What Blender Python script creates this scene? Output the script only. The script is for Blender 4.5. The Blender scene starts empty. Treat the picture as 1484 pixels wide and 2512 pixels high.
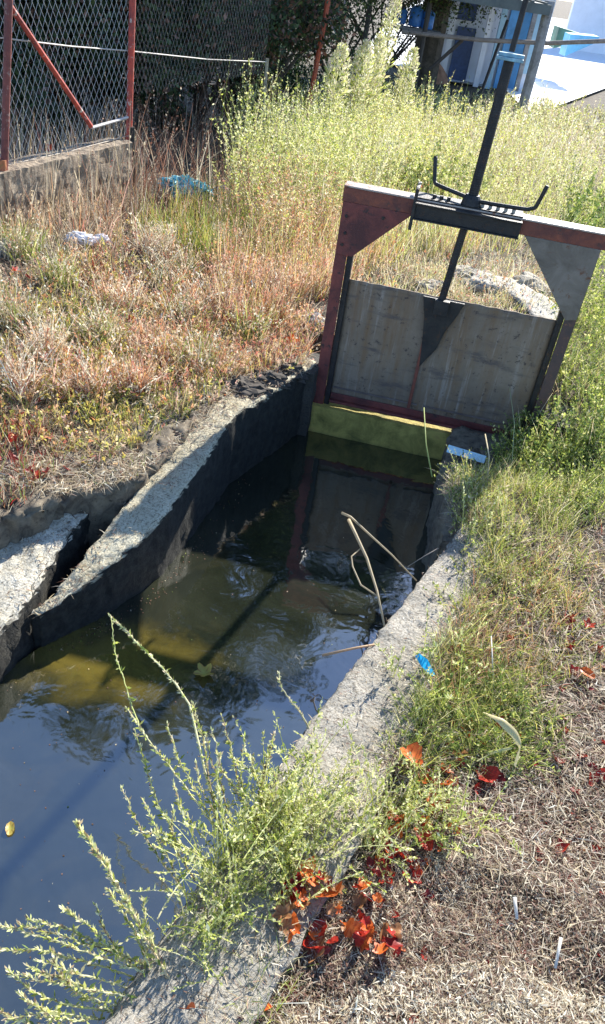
import bpy, math, random
import numpy as np
from mathutils import Vector, Matrix, noise

random.seed(7); RNG = np.random.default_rng(7)
scene = bpy.context.scene
COL = scene.collection

# ------------------------------------------------------------------ camera
W0, H0 = 1484.0, 2512.0          # reference frame used for survey points
F0 = 1920.0; NAD = (320.0, 3920.0); EYE = 1.6
def cam_basis():
    d = np.array([NAD[0]-W0/2, -(NAD[1]-H0/2), -F0]); up = -d/np.linalg.norm(d)
    fwd = np.array([0, 0, -1.0]); y = fwd-up*fwd.dot(up); y /= np.linalg.norm(y)
    return np.stack([np.cross(y, up), y, up])
R = cam_basis()
cd = bpy.data.cameras.new('camera'); cam = bpy.data.objects.new('camera', cd); COL.objects.link(cam)
M = Matrix([[*R[0], 0], [*R[1], 0], [*R[2], EYE], [0, 0, 0, 1]])
cam.matrix_world = M
cd.sensor_fit = 'VERTICAL'; cd.sensor_height = 36; cd.lens = 36*F0/H0
cd.clip_start = 0.02; cd.clip_end = 600
scene.camera = cam

# ------------------------------------------------------------------ terrain
PIT = None
def in_poly(x, y, poly=None):
    poly = PIT if poly is None else poly
    x = np.asarray(x, float); y = np.asarray(y, float); r = np.zeros(x.shape, bool); n = len(poly)
    for i in range(n):
        x1, y1 = poly[i]; x2, y2 = poly[(i+1) % n]
        c = ((y1 > y) != (y2 > y)) & (x < (x2-x1)*(y-y1)/((y2-y1) or 1e-9)+x1)
        r ^= c
    return r
def base_h(x, y):
    x = np.asarray(x, float); y = np.asarray(y, float)
    return -np.clip((y-5.0)/10.0, 0, 1)*.5
def bumps(x, y):
    n = .012*np.sin(3.1*x+1.3*np.sin(2.3*y))*np.cos(2.7*y+.7)+.009*np.sin(9.1*x+2*np.cos(5*y))*np.sin(8.3*y+1.1)+.005*np.sin(23*x+3*y)*np.cos(19*y-5*x)
    k = np.clip((x+.75)/-.6, 0, 1)*np.clip((4.5-y), 0, 1)
    return n-.004+.05*k+.05*np.clip((np.abs(y-4.5)-0)/-1+1, 0, 1)*np.clip(-x, 0, 1)
def hgt(x, y):
    x = np.asarray(x, float); y = np.asarray(y, float); c = lambda q: np.clip(q, 0, 1)
    return base_h(x, y)+bumps(x, y)-.15*c((y-2.6)/.32)*c((3.5-y)/.05)*c((1.25-x)/.2)*c((x-.3)/.1)
def ray(u, v):
    u = np.asarray(u, float); v = np.asarray(v, float)
    q = np.stack([u-W0/2, -(v-H0/2), np.full(u.shape, -F0)], -1)
    return q @ R.T
def gp(u, v, z=None, lift=0.0):
    """survey point -> ground position"""
    d = ray(u, v)
    if z is not None:
        t = (z-EYE)/d[..., 2]; return d*t[..., None]+np.array([0, 0, EYE])
    zz = np.zeros(d.shape[:-1])
    for _ in range(25):
        t = (zz-EYE)/d[..., 2]; zz = .5*zz+.5*base_h(d[..., 0]*t, d[..., 1]*t)
    t = (zz-EYE)/d[..., 2]; p = d*t[..., None]+np.array([0, 0, EYE])
    p[..., 2] = hgt(p[..., 0], p[..., 1])+lift
    return p
def PX(pts): return [tuple(float(q) for q in gp(np.array(float(u)), np.array(float(v)), z)[:2]) for u, v, z in pts]
PIT = np.array([(-.55, -1.5), (-.36, 0), (-.165, .586), (.07, 1.11), (.345, 1.71), (.565, 2.157), (.58, 2.5), (.62, 2.95), (.68, 3.32),
                (1.10, 3.4), (1.12, 3.75), (.75, 3.95), (.15, 3.95), (-.08, 3.8), (-.10, 3.40)]+PX([(700, 920, 0), (540, 985, 0), (440, 1030, 0), (340, 1105, 0), (245, 1160, 0), (140, 1200, 0), (0, 1262, 0), (-200, 1350, 0), (-500, 1500, 0)])+[(-2.2, -1.5)])
def G(u, v, z=None): return gp(np.array(float(u)), np.array(float(v)), None if z is None else z)
def at_y(u, v, y):
    d = ray(np.array(float(u)), np.array(float(v))); t = y/d[1]; return d*t+np.array([0, 0, EYE])

# ------------------------------------------------------------------ materials
def mat(name, rough=.8):
    m = bpy.data.materials.new(name); m.use_nodes = True
    nt = m.node_tree; b = nt.nodes['Principled BSDF']; b.inputs['Roughness'].default_value = rough
    return m, nt, b
def N(nt, t, **k):
    n = nt.nodes.new(t)
    for a, v in k.items():
        if a in n.inputs: n.inputs[a].default_value = v
        else: setattr(n, a, v)
    return n
def L(nt, a, b): nt.links.new(a, b)
def ramp(nt, src, stops):
    r = nt.nodes.new('ShaderNodeValToRGB'); L(nt, src, r.inputs[0]); e = r.color_ramp.elements
    while len(e) < len(stops): e.new(.5)
    for i, (p, c) in enumerate(stops): e[i].position = p; e[i].color = (*c, 1)
    return r.outputs[0]
def coords(nt): return nt.nodes.new('ShaderNodeTexCoord').outputs['Object']
def noise_n(nt, co, scale, detail=8, rough=.6, dist=0):
    n = N(nt, 'ShaderNodeTexNoise'); n.inputs['Scale'].default_value = scale; n.inputs['Detail'].default_value = detail
    n.inputs['Roughness'].default_value = rough; n.inputs['Distortion'].default_value = dist; L(nt, co, n.inputs['Vector']); return n.outputs['Fac']
def mixc(nt, fac, a, b, mode='MIX'):
    m = nt.nodes.new('ShaderNodeMix'); m.data_type = 'RGBA'; m.blend_type = mode
    for s, v in ((0, fac), (6, a), (7, b)):
        if hasattr(v, 'is_linked'): L(nt, v, m.inputs[s])
        else: m.inputs[s].default_value = v if s == 0 else (*v, 1)
    return m.outputs[2]
def bump(nt, b, h, s=.4, d=.01):
    n = N(nt, 'ShaderNodeBump'); n.inputs['Strength'].default_value = s; n.inputs['Distance'].default_value = d
    L(nt, h, n.inputs['Height']); L(nt, n.outputs[0], b.inputs['Normal'])

def concrete(name, c0, c1, speck=(.16, .13, .09), stain=None, sc=1, wet_shade=None):
    m, nt, b = mat(name, .9); co = coords(nt)
    a = ramp(nt, noise_n(nt, co, 5*sc, 10, .65), [(.3, c0), (.7, c1)])
    f = ramp(nt, noise_n(nt, co, 130*sc, 6, .75), [(.36, (0, 0, 0)), (.52, (1, 1, 1))])
    c = mixc(nt, f, speck, a)
    if stain:
        f2 = ramp(nt, noise_n(nt, co, 2.3*sc, 6, .6, 1.), [(.45, (0, 0, 0)), (.62, (1, 1, 1))]); c = mixc(nt, f2, c, stain)
    if wet_shade is not None:      # steep faces near black: algae stain with shade painted into the colour
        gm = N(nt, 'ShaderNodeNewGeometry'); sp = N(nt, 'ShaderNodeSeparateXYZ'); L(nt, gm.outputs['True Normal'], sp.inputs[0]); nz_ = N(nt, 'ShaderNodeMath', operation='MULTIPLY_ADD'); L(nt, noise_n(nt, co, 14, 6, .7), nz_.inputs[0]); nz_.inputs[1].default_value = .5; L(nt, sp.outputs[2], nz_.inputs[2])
        c = mixc(nt, ramp(nt, nz_.outputs[0], [(.62, (0, 0, 0)), (.86, (1, 1, 1))]), mixc(nt, ramp(nt, noise_n(nt, co, 30, 8, .75), [(.42, (0, 0, 0)), (.66, (1, 1, 1))]), wet_shade, tuple(min(1, x*4) for x in wet_shade)), c)
    L(nt, c, b.inputs['Base Color']); bump(nt, b, noise_n(nt, co, 45*sc, 10, .7), .9, .012); return m
def rusty(name, c0, c1, c2=None, sc=1, rough=.6, metal=0):
    m, nt, b = mat(name, rough); co = coords(nt)
    c = ramp(nt, noise_n(nt, co, 9*sc, 10, .7, .6), [(.36, c0), (.62, c1)])
    if c2:
        f = ramp(nt, noise_n(nt, co, 22*sc, 8, .7), [(.58, (0, 0, 0)), (.66, (1, 1, 1))]); c = mixc(nt, f, c, c2)
    L(nt, c, b.inputs['Base Color']); b.inputs['Metallic'].default_value = metal
    bump(nt, b, noise_n(nt, co, 90*sc, 8, .7), .5, .004); return m
def plain(name, col, rough=.6, var=.25, sc=20):
    m, nt, b = mat(name, rough); co = coords(nt)
    c = ramp(nt, noise_n(nt, co, sc, 6), [(.3, tuple(x*(1-var) for x in col)), (.7, tuple(min(1, x*(1+var)) for x in col))])
    L(nt, c, b.inputs['Base Color']); return m
def leafy(name, trans=.35, rough=.55):
    m, nt, b = mat(name, rough)
    a = N(nt, 'ShaderNodeVertexColor'); a.layer_name = 'col'
    L(nt, a.outputs['Color'], b.inputs['Base Color']); b.inputs['Specular IOR Level'].default_value = .3
    t = N(nt, 'ShaderNodeBsdfTranslucent'); L(nt, a.outputs['Color'], t.inputs['Color'])
    mx = N(nt, 'ShaderNodeMixShader'); mx.inputs[0].default_value = trans
    L(nt, b.outputs[0], mx.inputs[1]); L(nt, t.outputs[0], mx.inputs[2])
    L(nt, mx.outputs[0], nt.nodes['Material Output'].inputs['Surface']); return m
MG = leafy('plant_blades', .4); MD = leafy('tree_leaves', .15); MR = leafy('fallen_leaf', .3, .4)
MC = concrete('kerb_concrete', (.23, .21, .17), (.46, .43, .37), (.12, .10, .07), wet_shade=(.022, .020, .016))
MCL = concrete('wall_concrete', (.34, .30, .20), (.66, .61, .45), (.15, .13, .08), wet_shade=(.010, .010, .008))
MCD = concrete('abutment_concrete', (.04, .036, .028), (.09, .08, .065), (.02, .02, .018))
M_RED = rusty('red_rust', (.075, .02, .02), (.20, .045, .035), (.03, .018, .018))
M_ORG = rusty('red_paint_flaking', (.55, .07, .035), (.20, .04, .035), (.50, .42, .36), 1)
M_BLK = rusty('black_steel', (.012, .012, .014), (.035, .032, .03), (.07, .035, .02), 2, .5, .3)
M_BEAM = rusty('beam_rust', (.26, .07, .035), (.10, .03, .025), (.06, .035, .03))
M_GREY = rusty('grey_gusset', (.13, .105, .08), (.22, .185, .15), (.14, .06, .03))
def leaf_mat():
    m, nt, b = mat('gate_leaf_sheet', .75); co = coords(nt)
    a = ramp(nt, noise_n(nt, co, 4, 10, .7, .5), [(.3, (.15, .108, .072)), (.7, (.26, .20, .145))])
    mp = N(nt, 'ShaderNodeMapping'); mp.inputs['Scale'].default_value = (12, 12, 1.1); L(nt, co, mp.inputs[0])
    f = ramp(nt, noise_n(nt, mp.outputs[0], 1.6, 8, .7), [(.46, (0, 0, 0)), (.66, (1, 1, 1))])
    c = mixc(nt, f, a, (.19, .115, .06))
    mp2 = N(nt, 'ShaderNodeMapping'); mp2.inputs['Scale'].default_value = (30, 30, 1.6); mp2.inputs['Location'].default_value = (3, 1, 2); L(nt, co, mp2.inputs[0])
    f4 = ramp(nt, noise_n(nt, mp2.outputs[0], 1.2, 8, .7), [(.55, (0, 0, 0)), (.68, (1, 1, 1))]); c = mixc(nt, f4, c, (.30, .25, .20))
    mp3 = N(nt, 'ShaderNodeMapping'); mp3.inputs['Scale'].default_value = (2, 2, 9); L(nt, co, mp3.inputs[0])
    f5 = ramp(nt, noise_n(nt, mp3.outputs[0], 1.5, 8, .7), [(.56, (0, 0, 0)), (.66, (1, 1, 1))]); c = mixc(nt, f5, c, (.11, .085, .07))
    f2 = ramp(nt, noise_n(nt, co, 34, 8, .75), [(.57, (0, 0, 0)), (.64, (1, 1, 1))]); c = mixc(nt, f2, c, (.07, .05, .04))
    L(nt, c, b.inputs['Base Color']); bump(nt, b, noise_n(nt, co, 60, 8, .7), .7, .006); return m
M_LEAF = leaf_mat()
def sill_mat():
    m, nt, b = mat('mossy_sill', .8); co = coords(nt)
    a = ramp(nt, noise_n(nt, co, 7, 12, .72, .5), [(.28, (.08, .085, .02)), (.42, (.26, .22, .05)), (.58, (.50, .40, .10)), (.74, (.34, .20, .07))])
    s = N(nt, 'ShaderNodeSeparateXYZ'); L(nt, co, s.inputs[0])
    mr = N(nt, 'ShaderNodeMapRange'); mr.inputs[1].default_value = -.36; mr.inputs[2].default_value = -.325; L(nt, s.outputs[2], mr.inputs[0])
    c = mixc(nt, mr.outputs[0], (.02, .022, .015), a); L(nt, c, b.inputs['Base Color']); bump(nt, b, noise_n(nt, co, 40, 10, .75), 1., .012); return m
def ground_mat():
    m, nt, b = mat('dry_soil', .95); co = coords(nt)
    a = ramp(nt, noise_n(nt, co, 2.2, 10, .65), [(.3, (.08, .06, .04)), (.7, (.20, .16, .11))])
    f = ramp(nt, noise_n(nt, co, 90, 8, .75), [(.40, (0, 0, 0)), (.62, (1, 1, 1))])
    c = mixc(nt, f, (.05, .038, .025), a)
    L(nt, c, b.inputs['Base Color']); bump(nt, b, noise_n(nt, co, 60, 10, .75), 1., .02); return m
def water_mat():
    m, nt, b = mat('murky_water', .045); co = coords(nt)
    a = ramp(nt, noise_n(nt, co, 2.6, 6, .6, .6), [(.3, (.008, .010, .006)), (.7, (.026, .029, .018))])
    f = ramp(nt, noise_n(nt, co, 3.4, 5, .62, .8), [(.52, (0, 0, 0)), (.62, (1, 1, 1))])
    g = N(nt, 'ShaderNodeTexGradient', gradient_type='SPHERICAL')
    mp = N(nt, 'ShaderNodeMapping', vector_type='TEXTURE'); mp.inputs['Location'].default_value = (-.56, 1.74, -.37); mp.inputs['Scale'].default_value = (.55, .30, 1)
    L(nt, co, mp.inputs[0]); L(nt, mp.outputs[0], g.inputs[0])
    f1 = N(nt, 'ShaderNodeMath', operation='MULTIPLY_ADD'); L(nt, g.outputs[1], f1.inputs[0]); f1.inputs[1].default_value = 1.6; f1.inputs[2].default_value = 0
    nn = noise_n(nt, co, 9, 6, .65, .4); f3 = N(nt, 'ShaderNodeMath', operation='MULTIPLY'); L(nt, f1.outputs[0], f3.inputs[0]); L(nt, nn, f3.inputs[1])
    alg = ramp(nt, f3.outputs[0], [(.20, (0, 0, 0)), (.62, (1, 1, 1))])
    c = mixc(nt, alg, a, (.13, .10, .018))
    c = mixc(nt, .12, c, mixc(nt, f, a, (.08, .07, .03)))
    L(nt, c, b.inputs['Base Color']); b.inputs['IOR'].default_value = 2.8
    bump(nt, b, noise_n(nt, co, 7, 3, .5, .4), .12, .02); return m

# ------------------------------------------------------------------ object helpers
def tag(o, label=None, cat=None, group=None, kind=None):
    if label: o['label'] = label
    if cat: o['category'] = cat
    if group: o['group'] = group
    if kind: o['kind'] = kind
    return o
def empty(name, loc, label, cat, group=None):
    o = bpy.data.objects.new(name, None); COL.objects.link(o); o.location = loc; o.empty_display_size = .05
    return tag(o, label, cat, group)
def link(name, me, m=None, parent=None):
    o = bpy.data.objects.new(name, me); COL.objects.link(o)
    if m: me.materials.clear(); me.materials.append(m)
    if parent:
        o.parent = parent
        o.location = -Vector(parent.location) if not parent.get('local') else Vector((0, 0, 0))
    return o
class Acc:
    """collects geometry (with colour per vertex) into one mesh"""
    def __init__(s): s.v = []; s.f = []; s.c = []; s.n = 0
    def add(s, v, f, c=None):
        v = np.asarray(v, float).reshape(-1, 3); k = len(v)
        s.v.append(v); s.f += [tuple(int(i)+s.n for i in q) for q in f]
        c = np.array([[.5, .5, .5]]) if c is None else np.asarray(c, float).reshape(-1, 3)
        s.c.append(np.broadcast_to(c, (k, 3)) if len(c) == 1 else c); s.n += k
    def quads(s, v, q, c):
        """bulk: v (k,3), q (m,4) ints, c (k,3)"""
        s.v.append(v); s.c.append(c)
        s.f.append(q+s.n); s.n += len(v)
    def box(s, c, size, rot=None, col=None):
        hx, hy, hz = [a/2 for a in size]
        v = np.array([(x, y, z) for x in (-hx, hx) for y in (-hy, hy) for z in (-hz, hz)])
        if rot is not None: v = v @ np.asarray(rot).T
        s.add(v+np.asarray(c), [(0, 1, 3, 2), (4, 6, 7, 5), (0, 4, 5, 1), (2, 3, 7, 6), (0, 2, 6, 4), (1, 5, 7, 3)], col)
    def prism(s, pts, off, col=None):
        p = np.asarray(pts, float); n = len(p); v = np.concatenate([p, p+np.asarray(off)])
        s.add(v, [tuple(range(n))[::-1], tuple(range(n, 2*n))]+[(i, (i+1) % n, n+(i+1) % n, n+i) for i in range(n)], col)
    def tube(s, pts, rad, k=8, col=None, cap=True):
        pts = [Vector([float(q) for q in p]) for p in pts]; n = len(pts)
        rad = [float(rad)]*n if np.isscalar(rad) else [float(q) for q in rad]
        vs = []; ref = Vector((0.13, 0.31, .94))
        for i, p in enumerate(pts):
            t = (pts[min(i+1, n-1)]-pts[max(i-1, 0)]).normalized()
            if abs(t.dot(ref)) > .95: ref = Vector((.9, .1, .1))
            a = t.cross(ref).normalized(); b = t.cross(a)
            for j in range(k):
                an = 2*math.pi*j/k; vs.append(p+rad[i]*(a*math.cos(an)+b*math.sin(an)))
        f = [(i*k+j, i*k+(j+1) % k, (i+1)*k+(j+1) % k, (i+1)*k+j) for i in range(n-1) for j in range(k)]
        if cap: f += [tuple(range(k))[::-1], tuple(range((n-1)*k, n*k))]
        s.add(np.array(vs), f, col)
    def mesh(s, name):
        me = bpy.data.meshes.new(name); v = np.concatenate(s.v); c = np.concatenate(s.c)
        if s.f and isinstance(s.f[0], np.ndarray):
            q = np.concatenate(s.f); me.vertices.add(len(v)); me.vertices.foreach_set('co', v.ravel())
            me.loops.add(q.size); me.loops.foreach_set('vertex_index', q.ravel().astype(np.int32))
            me.polygons.add(len(q)); me.polygons.foreach_set('loop_start', np.arange(0, q.size, 4, dtype=np.int32))
            me.update(calc_edges=True)
        else: me.from_pydata(v.tolist(), [], s.f)
        a = me.color_attributes.new('col', 'FLOAT_COLOR', 'POINT')
        cc = np.ones((len(v), 4)); cc[:, :3] = np.clip(c, 0, 1); a.data.foreach_set('color', cc.ravel().astype(np.float32)); me.update()
        return me
def smooth(me):
    for p in me.polygons: p.use_smooth = True
    return me
def bevel(o, w=.002):
    b = o.modifiers.new('bevel', 'BEVEL'); b.width = w; b.segments = 2; b.limit_method = 'ANGLE'; return o

# ---- vectorised blades: curved tapering strips
def blades(acc, P, h, w, lean, col, segs=3, droop=.5, az=None, flat=None, shade=.0):
    n = len(P); K = segs+1
    az = RNG.uniform(0, 2*np.pi, n) if az is None else az
    lean = np.broadcast_to(lean, (n,)); h = np.broadcast_to(h, (n,)); w = np.broadcast_to(w, (n,))
    t = np.linspace(0, 1, K)[None, :]
    ang = lean[:, None]*(1-droop)+lean[:, None]*droop*2*t      # angle from vertical grows along
    step = h[:, None]/segs
    dx = np.concatenate([np.zeros((n, 1)), np.cumsum(np.sin(ang[:, 1:])*step, 1)], 1); dz = np.concatenate([np.zeros((n, 1)), np.cumsum(np.cos(ang[:, 1:])*step, 1)], 1)
    ca, sa = np.cos(az)[:, None], np.sin(az)[:, None]
    c = np.stack([P[:, 0:1]+dx*ca, P[:, 1:2]+dx*sa, P[:, 2:3]+dz], -1)
    wa = RNG.uniform(0, 2*np.pi, n)
    wd = np.stack([np.cos(wa), np.sin(wa), RNG.uniform(-.3, .3, n)], -1)[:, None, :]
    ww = (w[:, None]*(1-.85*t**1.5)/2)[..., None]
    v = np.stack([c-wd*ww, c+wd*ww], 2).reshape(-1, 3)          # n,K,2,3
    base = (np.arange(n)*K*2)[:, None]+(np.arange(segs)*2)[None, :]
    q = np.stack([base, base+1, base+3, base+2], -1).reshape(-1, 4)
    acc.quads(v, q, np.repeat(col, K*2, 0)); return c[:, -1], c
def lets(acc, P, D, size, asp, col):
    """small diamond leaflets at P pointing along D"""
    n = len(P); D = D/np.linalg.norm(D, axis=1, keepdims=True)
    r = RNG.normal(size=(n, 3)); s = np.cross(D, r); s /= np.linalg.norm(s, axis=1, keepdims=True)
    size = np.broadcast_to(size, (n,))[:, None]
    a = P; b = P+D*size*.5+s*size*asp/2; c = P+D*size; d = P+D*size*.5-s*size*asp/2
    v = np.stack([a, b, c, d], 1).reshape(-1, 3); q = np.arange(4*n).reshape(n, 4)
    acc.quads(v, q, np.repeat(col, 4, 0))
def rdir(n, up=.3):
    d = RNG.normal(size=(n, 3)); d[:, 2] = np.abs(d[:, 2])*.7+up; return d/np.linalg.norm(d, axis=1, keepdims=True)
PAL = dict(
    cream=[(.70, .64, .50), (.78, .73, .60), (.64, .55, .40)],
    straw=[(.50, .40, .24), (.60, .50, .33), (.38, .29, .17), (.66, .58, .42), (.26, .19, .12)],
    grey=[(.36, .30, .22), (.46, .40, .31), (.24, .19, .14), (.56, .49, .38), (.40, .27, .20)],
    orange=[(.60, .28, .14), (.64, .37, .19), (.60, .43, .25), (.50, .20, .14), (.68, .50, .36), (.62, .38, .30)],
    yellow=[(.62, .48, .13), (.55, .50, .12), (.66, .55, .25), (.45, .42, .10)],
    green=[(.20, .27, .06), (.28, .34, .07), (.15, .21, .05), (.36, .39, .10)],
    deep=[(.10, .17, .05), (.15, .22, .06), (.08, .12, .04), (.2, .26, .08)],
    lime=[(.50, .54, .11), (.60, .61, .18), (.42, .48, .10), (.64, .62, .26), (.66, .60, .32)],
    pale=[(.68, .68, .36), (.60, .63, .28), (.74, .72, .46)],
    red=[(.30, .03, .02), (.22, .04, .03), (.40, .06, .03), (.25, .10, .07)],
    brown=[(.17, .085, .06), (.24, .13, .09), (.12, .07, .05)],
    dark=[(.035, .055, .025), (.05, .075, .03), (.025, .04, .02), (.07, .10, .035)])
def pick(n, mix):
    """mix: dict palette->weight"""
    names = list(mix); w = np.array([mix[k] for k in names], float); w /= w.sum()
    i = RNG.choice(len(names), n, p=w); out = np.zeros((n, 3))
    for k, nm in enumerate(names):
        p = np.array(PAL[nm]); s = i == k; out[s] = p[RNG.integers(0, len(p), s.sum())]
    return np.clip(out*RNG.uniform(.75, 1.25, (n, 1)), 0, .85)
SLAB = np.array([(9, 9), (9.1, 9), (9, 9.1)])
def sample(n, box, ell=True, avoid=True, kerb=False):
    """random ground points below an ellipse / box of survey coordinates"""
    cx, cy, rx, ry = box
    if ell:
        a = RNG.uniform(0, 2*np.pi, n); r = np.sqrt(RNG.uniform(0, 1, n)); r *= 1+.25*np.sin(3*a+cx)
        u = cx+rx*r*np.cos(a); v = cy+ry*r*np.sin(a)
    else: u = cx+rx*RNG.uniform(-1, 1, n); v = cy+ry*RNG.uniform(-1, 1, n)
    p = gp(u, v)
    if avoid:
        bad = in_poly(p[:, 0], p[:, 1], PIT)
        if not kerb: bad |= in_poly(p[:, 0], p[:, 1], KERBZ)
        if kerb == 3: bad = in_poly(p[:, 0], p[:, 1], PIT) & ~in_poly(p[:, 0], p[:, 1], LEARTH)
        if kerb == 2: bad = in_poly(p[:, 0], p[:, 1], PIT) & ~in_poly(p[:, 0], p[:, 1], EARTH)
        p = p[~bad]
    return p
# ------------------------------------------------------------------ walls of the canal
RI = [(-.50, -1.2), (-.42, 0), (-.214, .586), (.015, 1.114), (.128, 1.387), (.284, 1.712), (.501, 2.157), (.57, 2.32)]
RO = [(-.20, -1.3), (-.08, 0), (.05, .586), (.27, 1.05), (.36, 1.31), (.49, 1.62), (.66, 2.05), (.74, 2.27)]
_li = [(95, 1512, -.20), (150, 1478, -.18), (235, 1415, -.14), (350, 1320, -.09), (412, 1255, -.06), (500, 1130, -.02), (577, 1018, .01), (690, 950, .01), (778, 893, .01)]
_lo = [(75, 1495, -.19), (125, 1452, -.17), (180, 1385, -.14), (262, 1268, -.09), (328, 1180, -.05), (425, 1060, -.01), (520, 985, .01), (660, 905, .01), (740, 865, .01)]
LI = [tuple(gp(np.array(float(u)), np.array(float(v)), z)[:2]) for u, v, z in _li]; LO = [tuple(gp(np.array(float(u)), np.array(float(v)), z)[:2]) for u, v, z in _lo]; LO = [(a_[0]*.14+b_[0]*.86, a_[1]*.14+b_[1]*.86) for a_, b_ in zip(LI, LO)]
_lz = [q[2] for q in _li]; _ld = np.r_[0, np.cumsum(np.linalg.norm(np.diff(np.array(LI), axis=0), axis=1))]
def LZ(t): return float(np.interp(t*_ld[-1], _ld, _lz))
LEI = PX([(600, 985, 0), (500, 1032, 0), (430, 1085, 0), (350, 1165, 0), (290, 1195, 0), (240, 1200, 0), (140, 1235, -.02), (0, 1300, -.03), (-200, 1390, -.03), (-500, 1550, -.03), (-900, 1800, -.03)])
LEO = PX([(600, 900, 0), (480, 960, 0), (390, 1010, 0), (300, 1060, 0), (240, 1090, 0), (200, 1105, 0), (100, 1150, 0), (-30, 1200, 0), (-230, 1290, 0), (-530, 1430, 0), (-950, 1650, 0)])
LEARTH = np.array(LEI+LEO[::-1])
EARTH = np.array([(.53, 2.2), (.54, 2.5), (.57, 2.85), (.64, 3.2), (.68, 3.33), (1.2, 3.3), (1., 2.1)])
KERBZ = np.array([(a[0], a[1]) for a in RI]+[(b[0]-.05, b[1]+.02) for b in RO][::-1])
def resample(pts, step):
    pts = np.array(pts, float); d = np.r_[0, np.cumsum(np.linalg.norm(np.diff(pts, axis=0), axis=1))]
    n = max(4, int(d[-1]/step)); t = np.linspace(0, d[-1], n); return np.stack([np.interp(t, d, pts[:, k]) for k in range(2)], 1), n
def wall_mesh(name, inner, outer, ztop, zbot, amp=.008, step=.018, ends=(0, 0), tilt=0, terr=False):
    I, n = resample(inner, step); dd = np.r_[0, np.cumsum(np.linalg.norm(np.diff(np.array(inner), axis=0), axis=1))]; dd = dd/dd[-1]; dd = dd if len(inner) == len(outer) else np.linspace(0, 1, len(outer))
    O = np.stack([np.interp(np.linspace(0, 1, n), dd, np.array(outer)[:, k]) for k in range(2)], 1)
    prof = [(1, zbot)]+[(1, -.1)]+[(1-t, 0) for t in np.linspace(0.03, .90, 11)]+[(.06, -.003), (.02, -.009), (0, -.018)]+[(0, -z) for z in np.linspace(.03, 1, 16)*abs(zbot)]
    V = []
    for i in range(n):
        e = min(1, min(i*step/.18, 10)) if ends[0] else 1
        zt = ztop(i/(n-1)) if callable(ztop) else ztop
        for (a, z) in prof:
            x, y = I[i]*(1-a)+O[i]*a; zt = float(hgt(x, y))+.006 if terr else zt; zz = zt+z+tilt*a
            d = noise.noise_vector(Vector((x*9, y*9, zz*9)))*amp*.45+noise.noise_vector(Vector((x*26, y*26, zz*26)))*amp*.8+noise.noise_vector(Vector((x*60, y*60, zz*60)))*amp*.45
            V.append((x+d.x, y+d.y, max(zz, zbot-1)+(d.z if z > -.2 else d.z*.3)))
    k = len(prof)
    F = [(i*k+j, (i+1)*k+j, (i+1)*k+j+1, i*k+j+1) for i in range(n-1) for j in range(k-1)]
    F += [tuple(range(k)), tuple((n-1)*k+j for j in range(k))[::-1]]
    a = Acc(); a.add(np.array(V), F); return smooth(a.mesh(name))

# ================================================================== SETTING
def build_ground():
    xs = np.unique(np.r_[-200, -120, -70, -40, -25, -16, -11, -8, -6, -4.5, np.arange(-3.4, 3.0, .03), 3.3, 3.8, 4.5, 5.5, 7, 9, 12, 16, 22, 32, 50, 80, 130, 200])
    ys = np.unique(np.r_[-60, -30, -14, -7, -3.5, -2.2, np.arange(-1.6, 6.2, .03), np.arange(6.3, 18.5, .4), 20, 23, 28, 35, 50, 80, 130, 220])
    X, Y = np.meshgrid(xs, ys); Z = hgt(X, Y); ins = in_poly(X, Y); Z = np.where(ins, -.95+0*Z, Z)
    v = np.stack([X, Y, Z], -1).reshape(-1, 3); nx = len(xs); i = np.arange(len(ys)-1)[:, None]*nx+np.arange(nx-1)[None, :]
    q = np.stack([i, i+1, i+nx+1, i+nx], -1).reshape(-1, 4); a = Acc(); a.quads(v, q, np.full((len(v), 3), .2))
    return tag(link('ground', smooth(a.mesh('ground')), ground_mat()), kind='structure')
build_ground()
WZ = -.335
def build_water(name, poly, z, m):
    a = Acc(); a.add([(x, y, z) for x, y in poly], [tuple(range(len(poly)))]); return tag(link(name, a.mesh(name), m), kind='structure')
WM = water_mat()
build_water('water', [(-.45, -1.4), (-.3, 0), (-.1, .586), (.10, 1.0), (.345, 1.6), (.565, 2.1), (.85, 2.7), (1.12, 3.44), (-.12, 3.50), (-.42, 2.9), (-.54, 2.2), (-.66, 1.95), (-.85, 1.6), (-1.2, 1.0), (-1.9, -1.4)], WZ, WM)
build_water('water', [(-.3, 3.53), (1.3, 3.5), (1.3, 4.7), (-.3, 4.7)], -.13, WM)

M_EARTH = rusty('bank_earth', (.07, .055, .04), (.20, .165, .115), (.04, .03, .02), 2, .95)
tag(link('earth_bank', wall_mesh('earth_bank', LEI, LEO, .006, -.92, .03), M_EARTH), kind='structure')
EI = [(.50, 2.22), (.515, 2.40), (.53, 2.62), (.55, 2.85), (.60, 3.10), (.64, 3.34)]; EO = [(.95, 2.1), (.98, 2.4), (1.0, 2.6), (1.05, 2.85), (1.1, 3.1), (1.15, 3.30)]
tag(link('earth_bank', wall_mesh('earth_bank', EI, EO, .004, -.92, .022, terr=True), M_EARTH), kind='structure')
ub_in = PX([(1330, 800, .05), (1290, 755, .05), (1235, 712, .05), (1150, 690, .05)]); ub_out = PX([(1400, 785, .05), (1345, 735, .05), (1270, 690, .05), (1170, 668, .05)])
tag(link('canal_wall', wall_mesh('canal_wall', ub_in, ub_out, .06, -.4, .012), concrete('pale_kerb', (.36, .34, .29), (.56, .53, .46), (.2, .17, .12))), 'pale concrete kerb seen through the gate opening on the far side', 'wall')
rw = tag(link('canal_wall', wall_mesh('canal_wall', RI, RO, lambda t: .012, -.92, .011), MC), 'rough pale concrete kerb wall running up the right side of the canal', 'wall')
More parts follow.
